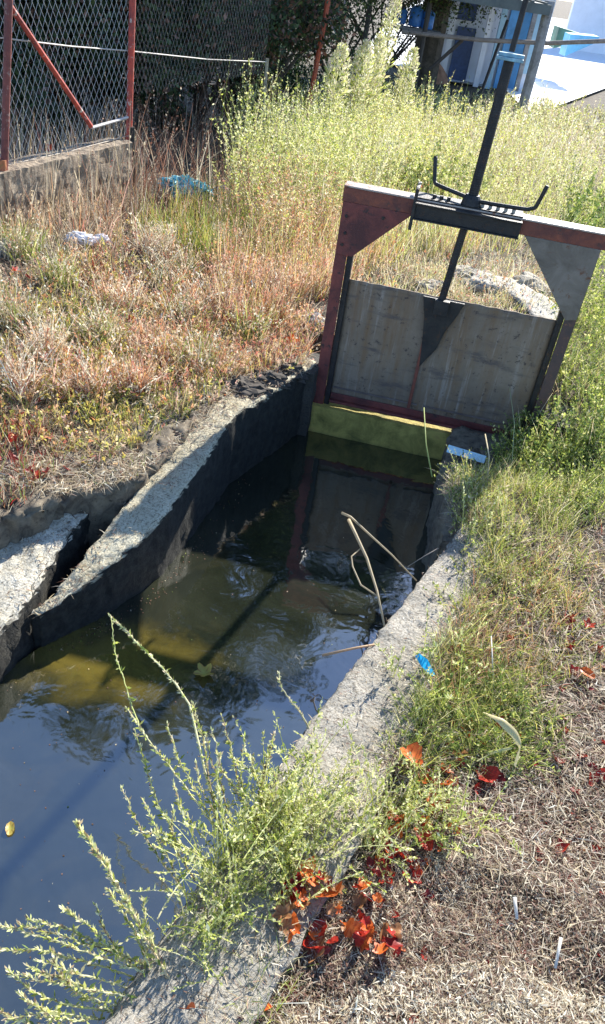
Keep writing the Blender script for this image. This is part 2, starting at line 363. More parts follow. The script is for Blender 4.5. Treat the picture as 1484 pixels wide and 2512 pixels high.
lw = tag(link('canal_wall', wall_mesh('canal_wall', LI, LO, LZ, -.7, .010), MCL), 'narrow yellowish concrete wall top along the left of the canal', 'wall')
sl_in = PX([(-700, 2100, -.15), (-300, 1800, -.15), (-90, 1640, -.15), (0, 1552, -.15), (72, 1467, -.14), (150, 1340, -.12), (205, 1275, -.10), (252, 1222, -.08)])
sl_out = PX([(-900, 1750, -.12), (-500, 1520, -.10), (-200, 1380, -.08), (-60, 1330, -.07), (30, 1290, -.06), (110, 1245, -.05), (180, 1212, -.04), (240, 1180, -.03)])
_sd = np.r_[0, np.cumsum(np.linalg.norm(np.diff(np.array(sl_in), axis=0), axis=1))]
def SZ(t): return float(np.interp(t*_sd[-1], _sd, [-.15, -.15, -.15, -.15, -.14, -.12, -.10, -.08]))
slab_me = wall_mesh('concrete_slab', sl_in, sl_out, SZ, -.9, .014, tilt=.04)
tag(link('concrete_slab', slab_me, concrete('slab_concrete', (.34, .31, .23), (.66, .62, .52), (.15, .13, .09), wet_shade=(.014, .013, .010))), 'cracked weathered concrete slab at the left edge behind the narrow wall', 'slab')

# ================================================================== SLUICE GATE
AZ = -.123; GX, GY = -.036, 3.448
S = np.array([math.cos(AZ), math.sin(AZ), 0]); NF = np.array([math.sin(AZ), -math.cos(AZ), 0]); UP = np.array([0, 0, 1.])
RG = np.stack([S, -NF, UP], 1)
O0 = np.array([GX, GY, 0])
def gl(s, n, z): return O0+S*s+NF*n+UP*z
gate = empty('sluice_gate', (GX, GY, 0), 'rusty steel sluice gate with a tall black screw spindle across the canal', 'sluice gate')
def gbox(a, s0, s1, n0, n1, z0, z1): a.box(gl((s0+s1)/2, (n0+n1)/2, (z0+z1)/2), (s1-s0, n1-n0, z1-z0), RG)
def gpart(name, a, m, bv=.002, parent=gate):
    o = link(name, a.mesh(name), m, parent)
    if parent is not gate: o.location = (0, 0, 0)
    if bv: bevel(o, bv)
    return o
ZB = .825
a = Acc(); gbox(a, 0, .052, -.006, 0, -.5, ZB-.058); gbox(a, 0, .007, -.06, -.0065, -.5, ZB-.058); gpart('post', a, M_RED)
a = Acc(); gbox(a, 1.028, 1.078, -.006, 0, -.5, ZB-.058); gbox(a, 1.071, 1.078, -.06, -.0065, -.5, ZB-.058); gpart('post', a, rusty('dark_post', (.05, .04, .04), (.11, .06, .05), (.2, .09, .05)))
a = Acc(); gbox(a, .0525, .078, -.05, -.012, -.5, ZB-.085); gpart('guide_channel', a, M_BLK)
a = Acc(); gbox(a, 1.002, 1.0275, -.05, -.012, -.5, ZB-.085); gpart('guide_channel', a, M_BLK)
a = Acc(); gbox(a, -.004, 1.15, .0, .007, ZB-.058, ZB-.001); beam = gpart('crossbeam', a, M_BEAM)
a = Acc(); gbox(a, -.004, 1.15, -.075, .012, ZB, ZB+.007); gpart('beam_flange', a, rusty('flange', (.30, .25, .22), (.45, .36, .3), (.25, .1, .05), 1, .45))
a = Acc(); a.prism([gl(.003, .001, ZB-.0585), gl(.30, .001, ZB-.0585), gl(.075, .001, ZB-.28), gl(.003, .001, ZB-.28)], NF*.006); gl_ = gpart('gusset', a, M_RED); gl_['label'] = 'dark red triangular corner plate'
a = Acc(); a.prism([gl(.765, .001, ZB-.0585), gl(1.075, .001, ZB-.0585), gl(1.075, .001, ZB-.36), gl(1.03, .001, ZB-.37)], NF*.006); gr_ = gpart('gusset', a, M_GREY); gr_['label'] = 'grey triangular corner plate'
# rivets/bolts on gussets
for s, z in ((.025, .74), (.025, .62), (.18, .76), (.03, .67)):
    a = Acc(); a.tube([gl(s, .0075, z-.03), gl(s, .013, z-.03)], .007, 8); gpart('bolt', a, M_BLK, 0)
# centre channel carrying the spindle nut
a = Acc(); gbox(a, .30, .74, .0125, .03, ZB-.070, ZB-.0005); gbox(a, .30, .74, .0305, .046, ZB-.070, ZB-.064); gbox(a, .30, .74, .0305, .055, ZB-.008, ZB-.001); gbox(a, .30, .74, -.09, .012, ZB+.0075, ZB+.013); gpart('centre_channel', a, M_BLK)
a = Acc(); gbox(a,   .292, .306, .032, .04, ZB-.115, ZB+.05); gbox(a, .292, .306, -.09, .031, ZB+.045, ZB+.053); gpart('clamp', a, M_BLK)
for i in range(5):
    a = Acc(); s = .57+.032*i; a.tube([gl(s, -.02, ZB+.0135), gl(s, -.02, ZB+.028)], .008, 6); gpart('bolt', a, rusty('bolt%d' % i, (.3, .28, .25), (.45, .42, .38)), 0)
for i in range(3):
    a = Acc(); s = .37+.03*i; a.tube([gl(s, -.02, ZB+.0135), gl(s, -.02, ZB+.028)], .008, 6); gpart('bolt', a, M_BLK, 0)
# spindle: threaded rod, thicker above the beam
sp0 = gl(.502, -.03, .40); 
def thread(p0, p1, r, pitch, depth, k=12):
    p0 = np.array(p0); p1 = np.array(p1); Lg = np.linalg.norm(p1-p0); n = int(Lg/pitch*2); pts = [p0+(p1-p0)*i/n for i in range(n+1)]
    return pts, [r-(depth if i % 2 else 0) for i in range(n+1)]
a = Acc(); p, r = thread(gl(.495, -.02, .38), gl(.520, -.02, ZB-.071), .0165, .009, .0006); a.tube(p, r, 12)
p, r = thread(gl(.520, -.02, ZB-.070), gl(.535, -.02, 1.36), .0205, .009, .0006); a.tube(p, r, 12); a.tube([gl(.535, -.02, 1.39), gl(.541, -.02, 1.56)], .011, 10); gpart('spindle', a, M_BLK, 0)
a = Acc(); a.tube([gl(.522, -.02, ZB+.014), gl(.522, -.02, ZB+.04), gl(.522, -.02, ZB+.055)], [.042, .036, .028], 14); hub = gpart('hub', a, M_BLK)
def gbar(pts, r=.0085):
    a = Acc(); P = [np.array(gl(*q)) for q in pts]; out = []
    for i in range(len(P)-1):
        for t in np.linspace(0, 1, 8, endpoint=False): out.append(P[i]*(1-t)+P[i+1]*t)
    out.append(P[-1]); out = np.array(out)
    for _ in range(2): out[1:-1] = .25*out[:-2]+.5*out[1:-1]+.25*out[2:]
    a.tube(out, r, 8); return a
HZ = ZB+.045
o = gpart('crank_arm', gbar([(.52, -.02, HZ-.008), (.40, -.09, HZ+.0), (.355, -.14, HZ+.0), (.335, -.165, HZ+.10)]), M_BLK, 0); smooth(o.data)
o = gpart('crank_arm', gbar([(.52, -.02, HZ-.012), (.62, .0, HZ-.008), (.745, .02, HZ-.0), (.775, .02, HZ+.012), (.795, .02, HZ+.10)]), M_BLK, 0); smooth(o.data)
a = Acc(); gbox(a, .485, .585, -.05, .015, 1.361, 1.372); gbox(a, .490, .585, -.035, -.005, 1.3725, 1.385); capm = plain('blue_paint_cap', (.20, .36, .42), .5, .5, 40); gpart('spindle_cap', a, capm)
# door leaf
a = Acc(); nx, nz = 60, 40; V = []
for j in range(nz+1):
    for i in range(nx+1):
        s = .078+(1.002-.078)*i/nx; z = -.165+.60*j/nz
        if j == nz: z += .004*noise.noise(Vector((s*25, 0, 3)))
        V.append(gl(s, -.03+.003*noise.noise(Vector((s*4, z*4, 0))), z))
F = [(j*(nx+1)+i, j*(nx+1)+i+1, (j+1)*(nx+1)+i+1, (j+1)*(nx+1)+i) for j in range(nz) for i in range(nx)]
a.add(V, F); lf = link('leaf', smooth(a.mesh('leaf')), M_LEAF, gate); so = lf.modifiers.new('s', 'SOLIDIFY'); so.thickness = .006; so.offset = -1
a = Acc(); gbox(a, .080, 1.0, -.024, .004, -.17, -.158); gbox(a, .080, 1.0, -.0235, -.017, -.1575, -.125); gpart('bottom_rail', a, M_RED)
a = Acc(); gbox(a, .082, .50, -.0245, -.018, -.10, -.092); gbox(a, .53, .98, -.0245, -.018, -.10, -.092); gpart('stiffener', a, rusty('stiff', (.10, .07, .06), (.18, .14, .12)))
a = Acc(); gbox(a, .455, .470, -.0245, -.012, -.12, .40); gpart('seam', a, M_BEAM)
a = Acc()
tri = [(.415, .432), (.60, .432), (.575, .36), (.545, .29), (.525, .20), (.49, .14), (.468, .10), (.462, .16), (.452, .25), (.44, .34)]
a.prism([gl(s, -.022, z) for s, z in tri], NF*.012); gbox(a, .47, .535, -.0095, .02, .37, .435); br = gpart('lifting_bracket', a, M_BLK)
# sill and abutments
def blk(name, c, size, m, label, cat, rot=RG, amp=.008, res=.03):
    n = [max(2, int(s/res)) for s in size]; a = Acc()
    for ax in range(3):
        for sg in (-1, 1):
            u, w = [k for k in range(3) if k != ax]; V = []
            for j in range(n[w]+1):
                for i in range(n[u]+1):
                    q = [0, 0, 0]; q[ax] = sg*size[ax]/2; q[u] = (i/n[u]-.5)*size[u]; q[w] = (j/n[w]-.5)*size[w]; V.append(q)
            V = np.array(V) @ np.asarray(rot).T+np.asarray(c)
            V = np.array([np.array(p)+np.array(noise.noise_vector(Vector(p*11)))*amp+np.array(noise.noise_vector(Vector(p*40)))*amp*.4 for p in V])
            F = [(j*(n[u]+1)+i, j*(n[u]+1)+i+1, (j+1)*(n[u]+1)+i+1, (j+1)*(n[u]+1)+i) for j in range(n[w]) for i in range(n[u])]
            if (sg > 0) == (ax == 1): F = [f[::-1] for f in F]
            a.add(V, F)
    me = smooth(a.mesh(name)); return tag(link(name, me, m), label, cat)
blk('gate_sill', gl(.54, -.03, -.54), (1.1, .12, .70), sill_mat(), 'mossy olive concrete sill under the sluice gate', 'sill', RG, .0035, .014)
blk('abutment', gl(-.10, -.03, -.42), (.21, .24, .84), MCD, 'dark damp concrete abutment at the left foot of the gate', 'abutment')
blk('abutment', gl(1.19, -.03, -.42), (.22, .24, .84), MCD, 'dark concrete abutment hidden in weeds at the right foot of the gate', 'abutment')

# ================================================================== FENCE
A0 = G(8, 560); B0 = G(312, 478)
fd = (B0-A0); fd[2] = 0; fl = np.linalg.norm(fd); fd /= fl
fence = empty('chain_link_fence', tuple(A0), 'old chain-link fence with peeling red posts at the top left', 'fence')
def fp(s, z, n=0):
    nn = np.array([fd[1], -fd[0], 0]); p = A0+fd*s+nn*n; p[2] = float(hgt(p[0], p[1]))*0+z; return p
def fpart(name, a, m): return link(name, a.mesh(name), m, fence)
pA = at_y(22, -30, A0[1]+.02); pB = at_y(326, -30, B0[1]+.02)
a = Acc(); a.tube([fp(0, -.1), tuple(A0*.75+pA*.25), tuple(pA)], .021, 10); fpart('post', a, rusty('maroon_post', (.10, .03, .03), (.22, .06, .05), (.3, .2, .17)))
a = Acc(); a.tube([fp(-.01, -.1, .03), fp(-.01, .40, .03)], .036, 10); fpart('post_sleeve', a, rusty('sleeve', (.28, .08, .05), (.35, .13, .05), (.15, .16, .05)))
a = Acc(); a.tube([fp(fl, -.1), tuple(B0*.7+pB*.3), tuple(B0*.3+pB*.7), tuple(pB)], [.022]*4, 10); fpart('post', a, M_ORG)
a = Acc(); a.tube([fp(fl+.02, -.05, .02), fp(fl+.015, .42, .03)], [.038, .02], 8); fpart('post_foot', a, M_BLK)
a = Acc(); a.tube([fp(-1.2, -.1), fp(-1.2, 2.2)], .021, 10); fpart('post', a, M_ORG)
# third post, short and pale, standing where the fence wire ends
s3 = fl+2.35; a = Acc(); zt = at_y(660, 150, fp(s3, 0)[1])[2]
a.tube([fp(s3-.03, -.3), fp(s3+.01, zt*.5), fp(s3, zt+.02)], [.02, .014, .016], 8); fpart('post', a, rusty('pale_post', (.16, .14, .1), (.3, .27, .2), (.1, .07, .05)))
def zat(u, v, s): return float(at_y(u, v, fp(s, 0)[1])[2])
# diagonal brace
zb0 = zat(215, 300, .62*fl); zb1 = zat(62, 0, .13*fl)
a = Acc(); a.tube([fp(.66*fl, zb0-.03, .02), fp(.11*fl, zb1, .02), fp(-.12*fl, zb1+(zb1-zb0)*.45, .02)], .016, 8); fpart('brace', a, M_ORG)
a = Acc(); z_ = zat(262, 297, .85*fl); a.tube([fp(.68*fl, z_-.01, .01), fp(fl, z_+.01, .01)], .010, 6); fpart('rail', a, plain('pale_rod', (.45, .42, .4)))
# line wires
a = Acc(); z1 = zat(30, 98, .05*fl); z2 = zat(315, 125, fl); z3 = zat(655, 152, s3)
a.tube([fp(-1.2, z1+.02), fp(.05*fl, z1), fp(.55*fl, (z1+z2)/2-.01), fp(fl, z2), fp((fl+s3)/2, (z2+z3)/2-.015), fp(s3, z3)], .0045, 5); fpart('line_wire', a, plain('wire_grey', (.42, .38, .34)))
ZL = zat(20, 412, 0)
a = Acc(); a.tube([fp(-1.2, ZL), fp(0, ZL-.005), fp(.5*fl, ZL-.01), fp(fl, ZL)], .0035, 5); fpart('line_wire', a, plain('wire_tan', (.40, .33, .25)))
def plinth():
    a = Acc(); nx, nz = 90, 16; V = []; prof = [(.09, -.15+(ZL+.14)*j/nz) for j in range(nz+1)]+[(.09-.17*j/5, ZL-.01) for j in range(1, 6)]
    for i in range(nx+1):
        s_ = -1.25+(fl+1.2-.02)*i/nx
        for n_, z_ in prof:
            p = fp(s_, z_, n_); d = noise.noise_vector(Vector(p*8))*.012+noise.noise_vector(Vector(p*28))*.008; V.append(p+np.array(d))
    k = len(prof); F = [(i*k+j, (i+1)*k+j, (i+1)*k+j+1, i*k+j+1) for i in range(nx) for j in range(k-1)]; a.add(np.array(V), F)
    m, nt, b = mat('plinth_concrete', .95); co = coords(nt)
    mp = N(nt, 'ShaderNodeMapping'); mp.inputs['Scale'].default_value = (9, 9, 1.2); L(nt, co, mp.inputs[0])
    c = ramp(nt, noise_n(nt, mp.outputs[0], 3, 10, .75), [(.34, (.05, .04, .03)), (.5, (.26, .20, .14)), (.68, (.44, .36, .26))])
    L(nt, c, b.inputs['Base Color']); bump(nt, b, noise_n(nt, co, 40, 10, .7), 1., .015); return fpart('plinth', a, m)
plinth()
def netting(s0, s1, z0, z1, pitch=.055, r=.0012):
    a = Acc(); k = 1.55; Hn = z1-z0; segs = []
    for d in (1, -1):
        c = s0-Hn/k-.1
        while c < s1+Hn/k+.1:
            pa = (c, z0); pb = (c+d*Hn/k, z1); t0, t1 = 0, 1
            ds = pb[0]-pa[0]
            ta, tb = (s0-pa[0])/ds, (s1-pa[0])/ds
            t0 = max(0, min(ta, tb)); t1 = min(1, max(ta, tb))
            if t1-t0 > .01:
                m = max(2, int((t1-t0)*8)); segs.append([fp(pa[0]+ds*t, z0+Hn*t+0, .001*d+.012*math.sin(5*(pa[0]+ds*t)+3*t)) for t in np.linspace(t0, t1, m)])
            c += pitch
    for p in segs: a.tube(p, r, 3, cap=False)
    return a
NETM = plain('galvanised_wire', (.46, .45, .42), .5)
fpart('netting', netting(-1.2, fl, ZL, 2.1), NETM)
fpart('netting', netting(fl+.02, s3-.03, .62, 2.1, r=.0008), plain('dull_wire', (.22, .21, .19), .5))
# leaning red pole further back
p0 = G(744, 335); p1 = at_y(806, -5, p0[1]-.1); a = Acc(); p1 = p0+(p1-p0)*1.25
a.tube([tuple(p0-(p1-p0)*.04), tuple(p0*.5+p1*.5), tuple(p1)], .03, 8)
o = link('metal_pole', a.mesh('metal_pole'), rusty('red_pole', (.50, .10, .05), (.32, .07, .04), (.10, .05, .04), 1)); tag(o, 'leaning rusty red pole standing in front of the dark trees', 'pole')

# ================================================================== TREES AND SHRUBS
def crown(name, rad, clumps, per, leaf, mix, squash=1.0, parent=None, hollow=.55):
    acc = Acc(); cs = []
    for i in range(clumps):
        d = RNG.normal(size=3); d /= np.linalg.norm(d); rr = rad*(hollow+(1-hollow)*RNG.uniform()**.5)*RNG.uniform(.72, 1.12)
        cs.append((d*rr*np.array([1, 1, squash]), rad*RNG.uniform(.16, .34)))
    for c, r in cs:
        n = per; d = RNG.normal(size=(n, 3)); d /= np.linalg.norm(d, axis=1, keepdims=True)
        P = c+d*r*RNG.uniform(.3, 1.1, (n, 1))**.7; lets(acc, P, RNG.normal(size=(n, 3)), RNG.uniform(.6, 1.5, n)*leaf, .55, pick(n, mix))
    return acc.mesh(name)
def limbs(h, r, spread):
    a = Acc(); a.tube([(0, 0, -.3), (.03, .02, h*.3), (-.05, .05, h*.6), (.06, -.03, h)], [r, r*.8, r*.6, r*.25], 10)
    for i in range(9):
        z = h*random.uniform(.3, .85); an = random.uniform(0, 6.28); l = spread*random.uniform(.5, .9)
        a.tube([(0, 0, z), (math.cos(an)*l*.5, math.sin(an)*l*.5, z+l*.3), (math.cos(an)*l, math.sin(an)*l, z+l*.75)], [r*.35, r*.22, r*.08], 6)
    return a
MB = rusty('bark', (.05, .04, .03), (.12, .095, .07), (.03, .025, .02), 1, .95)
def tree(x, y, h, rad, label, mix, per=520, clumps=60, leaf=.17, sq=1.7):
    z = float(hgt(x, y)); t = empty('tree', (x, y, z), label, 'tree', 'trees behind the fence'); t['local'] = 1
    a = limbs(h*.75, .05+.018*h, rad); link('trunk', a.mesh('trunk'), MB, t)
    o = link('crown', crown('crown', rad, clumps, per, leaf, mix, sq), MD, t); o.location = (0, 0, h-rad*sq*.95)
    return t
tree(-8.0, 12.0, 11.0, 3.2, 'dark dense tree farthest left behind the fence netting', dict(dark=5, deep=1))
tree(-4.6, 13.5, 14.0, 3.4, 'tall dark tree rising behind the middle fence post', dict(dark=5, deep=1))
tree(-1.9, 15.5, 16.5, 3.3, 'dark bluish-green tree between the leaning red pole and the fence', dict(dark=4, deep=1))
tree(1.1, 19.5, 15.5, 3.0, 'tallest dark tree standing behind the left end of the shelter', dict(dark=4, deep=1))
def shrub(x, y, rad, label, mix, sq=.8, per=900, clumps=34, leaf=.055):
    z = float(hgt(x, y)); t = empty('shrub', (x, y, z), label, 'shrub', 'dark shrubs behind the fence'); t['local'] = 1
    a = Acc()
    for i in range(12):
        an = random.uniform(0, 6.28); l = rad*random.uniform(.5, 1); a.tube([(0, 0, -.1), (math.cos(an)*l*.4, math.sin(an)*l*.4, l*.5), (math.cos(an)*l, math.sin(an)*l, l*1.1)], [.03, .02, .006], 5)
    link('stem', a.mesh('stem'), MB, t)
    o = link('foliage', crown('foliage', rad, clumps, per, leaf, mix, sq, hollow=.3), MD, t); o.location = (0, 0, rad*sq*.85); return t
for u, v, r, lab, mx in [(-120, 300, 1.5, 'dark shrub behind the leftmost fence post', dict(dark=5, brown=1)), (110, 305, 1.35, 'dark shrub behind the diagonal red fence brace', dict(dark=5, brown=1)),
        (300, 300, 1.3, 'dark shrub right behind the peeling fence post', dict(dark=5, brown=1)), (470, 300, 1.3, 'dark shrub under the right half of the sagging fence wire', dict(dark=5, brown=2)),
        (640, 240, 1.15, 'dark green shrub just left of the leaning red pole', dict(dark=3, deep=1)), (815, 195, 1.5, 'dark green shrub just right of the leaning red pole', dict(dark=3, deep=1)),
        (930, 180, 1.3, 'dark shrub behind the tallest seed plume', dict(dark=5, deep=1))]:
    p = G(u, v); shrub(float(p[0]), float(p[1]), r*float(p[1])/10, lab, mx, 1.15)
# ================================================================== SHELTER, HOUSE, YARD
def yard():
    a0 = G(1300, 292); a1 = G(1484, 222); dd = a1-a0; pts = [tuple(a0[:2]), tuple((a0+dd*4)[:2]), (48., 80.), (3., 80.), (-.5, 24.), tuple(G(1085, 205)[:2]), tuple(G(1230, 218)[:2])]; print('yard', pts)
    a = Acc(); a.add([(x, y, float(base_h(x, y))+.06) for x, y in pts], [tuple(range(len(pts)))]); return tag(link('paved_yard', a.mesh('paved_yard'), concrete('pale_paving', (.78, .78, .79), (.86, .86, .87), (.72, .72, .74))), kind='structure')
yard()
WH = plain('white_plaster', (.78, .79, .84), .8, .06, 3); ROOF = rusty('grey_roofing', (.07, .085, .085), (.13, .15, .145), (.05, .05, .05), .3)
WOOD = rusty('weathered_wood', (.22, .17, .14), (.34, .28, .24), (.12, .08, .06), 1, .9); WOODG = rusty('grey_wood', (.20, .19, .19), (.34, .33, .33), (.12, .11, .1), .6, .9)
BLUE = plain('blue_paint', (.10, .33, .62), .5, .25, 4); LBL = plain('pale_blue_paint', (.35, .55, .68), .5, .15, 4); NAVY = plain('dark_navy', (.03, .06, .16), .5)  # NAVY is the dark blue of one door and a window
PB = G(1275, 285); PY = PB[1]; YH = float(G(1130, 205)[1]); print('PY,YH', PY, YH)
hs = empty('white_house', (3, YH, -.5), 'white house with blue doors and pillars behind the wooden shelter', 'house')
def hpx(name, u0, u1, v0, v1, m, dep=0.0, th=.08):
    y = YH-dep; p = at_y(u0, v1, y); q = at_y(u1, v0, y); a = Acc()
    a.box(((p[0]+q[0])/2, y, (p[2]+q[2])/2), (abs(q[0]-p[0]), th, abs(q[2]-p[2]))); return link(name, a.mesh(name), m, hs)
hx0 = float(at_y(1068, 120, YH)[0]); hx1 = float(at_y(1335, 120, YH)[0]); hc = (hx0+hx1)/2; hw = hx1-hx0
a = Acc(); a.box((hc, YH+1.6, .6), (hw, 3, 2.4)); link('wall', a.mesh('wall'), WH, hs)
a = Acc(); a.box((hc, YH+1.3, 1.88), (hw+.6, 4.2, .14)); link('roof', a.mesh('roof'), ROOF, hs)
def hbox(name, x, w, z0, z1, m, dep=0., th=.1):
    a = Acc(); a.box((x, YH-dep, (z0+z1)/2), (w, th, z1-z0)); return link(name, a.mesh(name), m, hs)
def hx(u, v=120): return float(at_y(u, v, YH)[0])
hbox('door', hx(1135), .42, -.48, .62, NAVY, .0); hbox('window', hx(1140, 60), .40, .75, 1.15, NAVY)
for u, m in ((1095, WH), (1182, WH), (1212, LBL)): hbox('pillar', hx(u), .12, -.48, 1.80, m, .35, .12)
hbox('door', hx(1262), .55, -.48, 1.3, BLUE); hbox('window', hx(1306), .35, -.1, 1.2, LBL); hbox('pillar', hx(1285), .1, -.48, 1.80, WOODG, .35)
# wooden shelter
sh = empty('wooden_shelter', tuple(G(1275, 285)), 'open timber shelter with dark roof, grey post and horizontal rail', 'shelter')
def spart(name, pts, r, m, k=8): a = Acc(); a.tube(pts, r, k); return link(name, a.mesh(name), m, sh)
def sx(u, v, y=None): return np.array(at_y(u, v, PY if y is None else y))
ptop = sx(1345, 10); spart('post', [tuple(PB-np.array([0, 0, .2])), (PB[0]+.02, PY, ptop[2]*.5), (PB[0], PY, ptop[2]+.05)], .095, WOODG)
q = sx(1030, 150); spart('post', [(q[0], PY+.3, -.6), (q[0], PY+.3, sx(1030, 5)[2])], .05, plain('dark_post_wood', (.05, .04, .035)))
spart('post', [(q[0]-1.1, PY+.3, -.6), (q[0]-1.1, PY+.3, sx(1030, 5)[2])], .05, plain('dark_post_wood2', (.05, .04, .035)))
spart('rail', [tuple(sx(985, 78)), tuple(sx(1180, 98)), tuple(sx(1345, 106)), tuple(sx(1500, 100))], .038, WOOD)
spart('brace', [tuple(sx(1055, 170, PY+.1)), tuple(sx(1135, 98, PY+.1))], .035, plain('dark_brace_wood', (.06, .045, .035)))
r0 = sx(890, 30, PY); r1 = sx(1338, 46, PY)
a = Acc(); a.box(((r0[0]+r1[0])/2, PY+1.4, r1[2]+.14), (r1[0]-r0[0], 3.4, .16)); link('roof', a.mesh('roof'), ROOF, sh)
for i in range(14):
    a = Acc(); x = r0[0]+.1+(r1[0]-r0[0]-.2)*i/13; a.box((x, PY+1.4, r1[2]+.235), (.05, 3.42, .028)); link('roof_rib', a.mesh('roof_rib'), ROOF, sh)
# leaning pole
p0 = G(1172, 250); p1 = at_y(1245, 50, p0[1]+.6); a = Acc(); a.tube([tuple(p0), tuple(p1)], .032, 8)
tag(link('wooden_pole', a.mesh('wooden_pole'), plain('dark_pole_wood', (.035, .03, .028))), 'thin dark pole leaning against the shelter, standing in the weeds', 'pole')
# far white wall with green and blue car-port edge
y2 = 40.; xw = float(at_y(1400, 30, y2)[0]); a = Acc(); a.box((xw+8, y2, 1.3), (16, .3, 4.2)); fw = link('boundary_wall', a.mesh('boundary_wall'), WH); tag(fw, 'far white wall at the top right corner beyond the yard', 'wall')
def awn(name, u0, v0, u1, v1, y, m, lab, cat):
    p = at_y(u0, v0, y); q = at_y(u1, v1, y); a = Acc(); V = [(p[0], y, p[2]), (q[0], y, q[2]), (q[0], y, q[2]-.12), (p[0], y, p[2]-.5)]
    a.prism(V, (0, .8, 0)); return tag(link(name, a.mesh(name), m), lab, cat)
awn('awning', 1372, 66, 1440, 88, YH+4, plain('green_awning', (.06, .14, .10), .6, .4, 3), 'small dark green awning in front of the far white wall', 'awning')
awn('tarpaulin', 1400, 84, 1470, 90, YH+3, plain('blue_tarp', (.15, .45, .72), .5, .3, 3), 'pale blue tarpaulin hung at the edge of the white yard', 'tarpaulin')
# blue drums hanging under the shelter at the left
for i, (u, v, w) in enumerate(((985, 40, .10), (1020, 42, .13), (1050, 50, .12))):
    p = at_y(u, v, PY+1.0); a = Acc(); a.tube([(p[0], p[1], p[2]-w*1.2), (p[0], p[1], p[2]-w), (p[0], p[1], p[2]+w), (p[0], p[1], p[2]+w*1.4), (p[0], p[1], p[2]+w*1.5)], [w*.9, w, w, w*.4, w*.35], 14)
    # shelf board carries them
    o = link('plastic_drum', smooth(a.mesh('plastic_drum')), plain('drum_blue%d' % i, (.06, .22, .60), .4)); tag(o, ['blue drum on the left end of the shelter shelf', 'blue drum in the middle of the shelter shelf', 'blue drum at the right end of the shelter shelf'][i], 'drum')
p = at_y(1018, 42, PY+1.0); a = Acc(); a.box((p[0], p[1], p[2]-.20), (1.1, .4, .05)); link('shelf', a.mesh('shelf'), WOODG, sh)
# barrow / terracotta heap beside shelter
p = G(1055, 200); a = Acc(); V = []
for j in range(7):
    for i in range(16):
        an = i/16*6.283; rr = .42*(1-(j/6.5)**2)*(1+.15*math.sin(3*an)); V.append((p[0]+rr*math.cos(an), p[1]+rr*math.sin(an)*.7, p[2]-.05+.5*j/6))
F = [(j*16+i, j*16+(i+1) % 16, (j+1)*16+(i+1) % 16, (j+1)*16+i) for j in range(6) for i in range(16)]+[tuple(96+i for i in range(16))]
a.add(np.array(V), F); tag(link('soil_heap', smooth(a.mesh('soil_heap')), plain('terracotta_soil', (.34, .18, .11), .9, .4, 6)), 'brown soil heap at the left foot of the timber shelter', 'heap')

# ================================================================== GROUND COVER (stuff)
def cover(name, layers, kind='stuff', m=MG):
    acc = Acc()
    for L_ in layers: L_(acc)
    return tag(link(name, acc.mesh(name), m), kind=kind)
def clumpf(P, sc):
    x = P[:, 0]/sc; y = P[:, 1]/sc
    return .5+.25*(np.sin(2.1*x+1.7*np.sin(1.3*y+.5))*np.cos(1.9*y+1.1*np.sin(1.7*x))+np.sin(4.7*x-3.1*y+2*np.sin(y))*.6+.4*np.cos(7.3*x+6.1*y))
def thin(P, sc, k):
    if not k: return P, np.ones(len(P))
    f = clumpf(P, sc); keep = RNG.uniform(0, 1, len(P)) < np.clip(f*2.2*k+1-k-.35*k, .04, 1); return P[keep], f[keep]
def grass(box, n, h, w, mix, lean=(.1, .7), tipmix=None, tips=0, ell=True, kerb=False, tipsize=.015, segs=3, cl=.8):
    def f(acc):
        P = sample(n, box, ell, True, kerb); dm = float(np.mean(P[:, 1])) if len(P) else 1; P, cf = thin(P, .045*max(dm, 1.5), cl); k = len(P); P = P-np.array([0, 0, .01])
        if k == 0: return
        dist = np.linalg.norm(P-np.array([0, 0, EYE]), axis=1)
        H = RNG.uniform(h[0], h[1], k)*RNG.uniform(.6, 1, k)*(.65+.7*np.clip(cf, 0, 1)); Wd = np.maximum(w, dist*.00055)*RNG.uniform(.7, 1.4, k)
        col = pick(k, mix); tip, c = blades(acc, P, H, Wd, RNG.uniform(*lean, k), col, segs)
        if tips:
            sel = RNG.uniform(size=k) < tips; T = c[sel]; kk = len(T)
            if kk:
                D0 = T[:, -1]-T[:, -2]; D0 = D0/np.linalg.norm(D0, axis=1, keepdims=True); cc = pick(kk, tipmix or mix); ds = dist[sel]
                for j in range(5):
                    t = RNG.uniform(0, 1, (kk, 1)); pos = T[:, -2]*(1-t)+T[:, -1]*t
                    lets(acc, pos, D0+RNG.normal(size=(kk, 3))*.45, np.maximum(tipsize, ds*.0024)*RNG.uniform(.6, 1.3, kk), .45, cc)
    return f
def litter(box, n, l, w, mix, ell=True, kerb=False, lift=(0, .02), up=.12, cl=.7):
    def f(acc):
        P = sample(n, box, ell, True, kerb); P, _ = thin(P, .07, cl); k = len(P)
        if k == 0: return
        P = P+np.stack([np.zeros(k), np.zeros(k), RNG.uniform(lift[0], lift[1], k)], 1)
        blades(acc, P, RNG.uniform(l[0], l[1], k), w*RNG.uniform(.6, 1.4, k), np.pi/2-RNG.uniform(-up, up*2, k), pick(k, mix), 2, droop=.12)
    return f
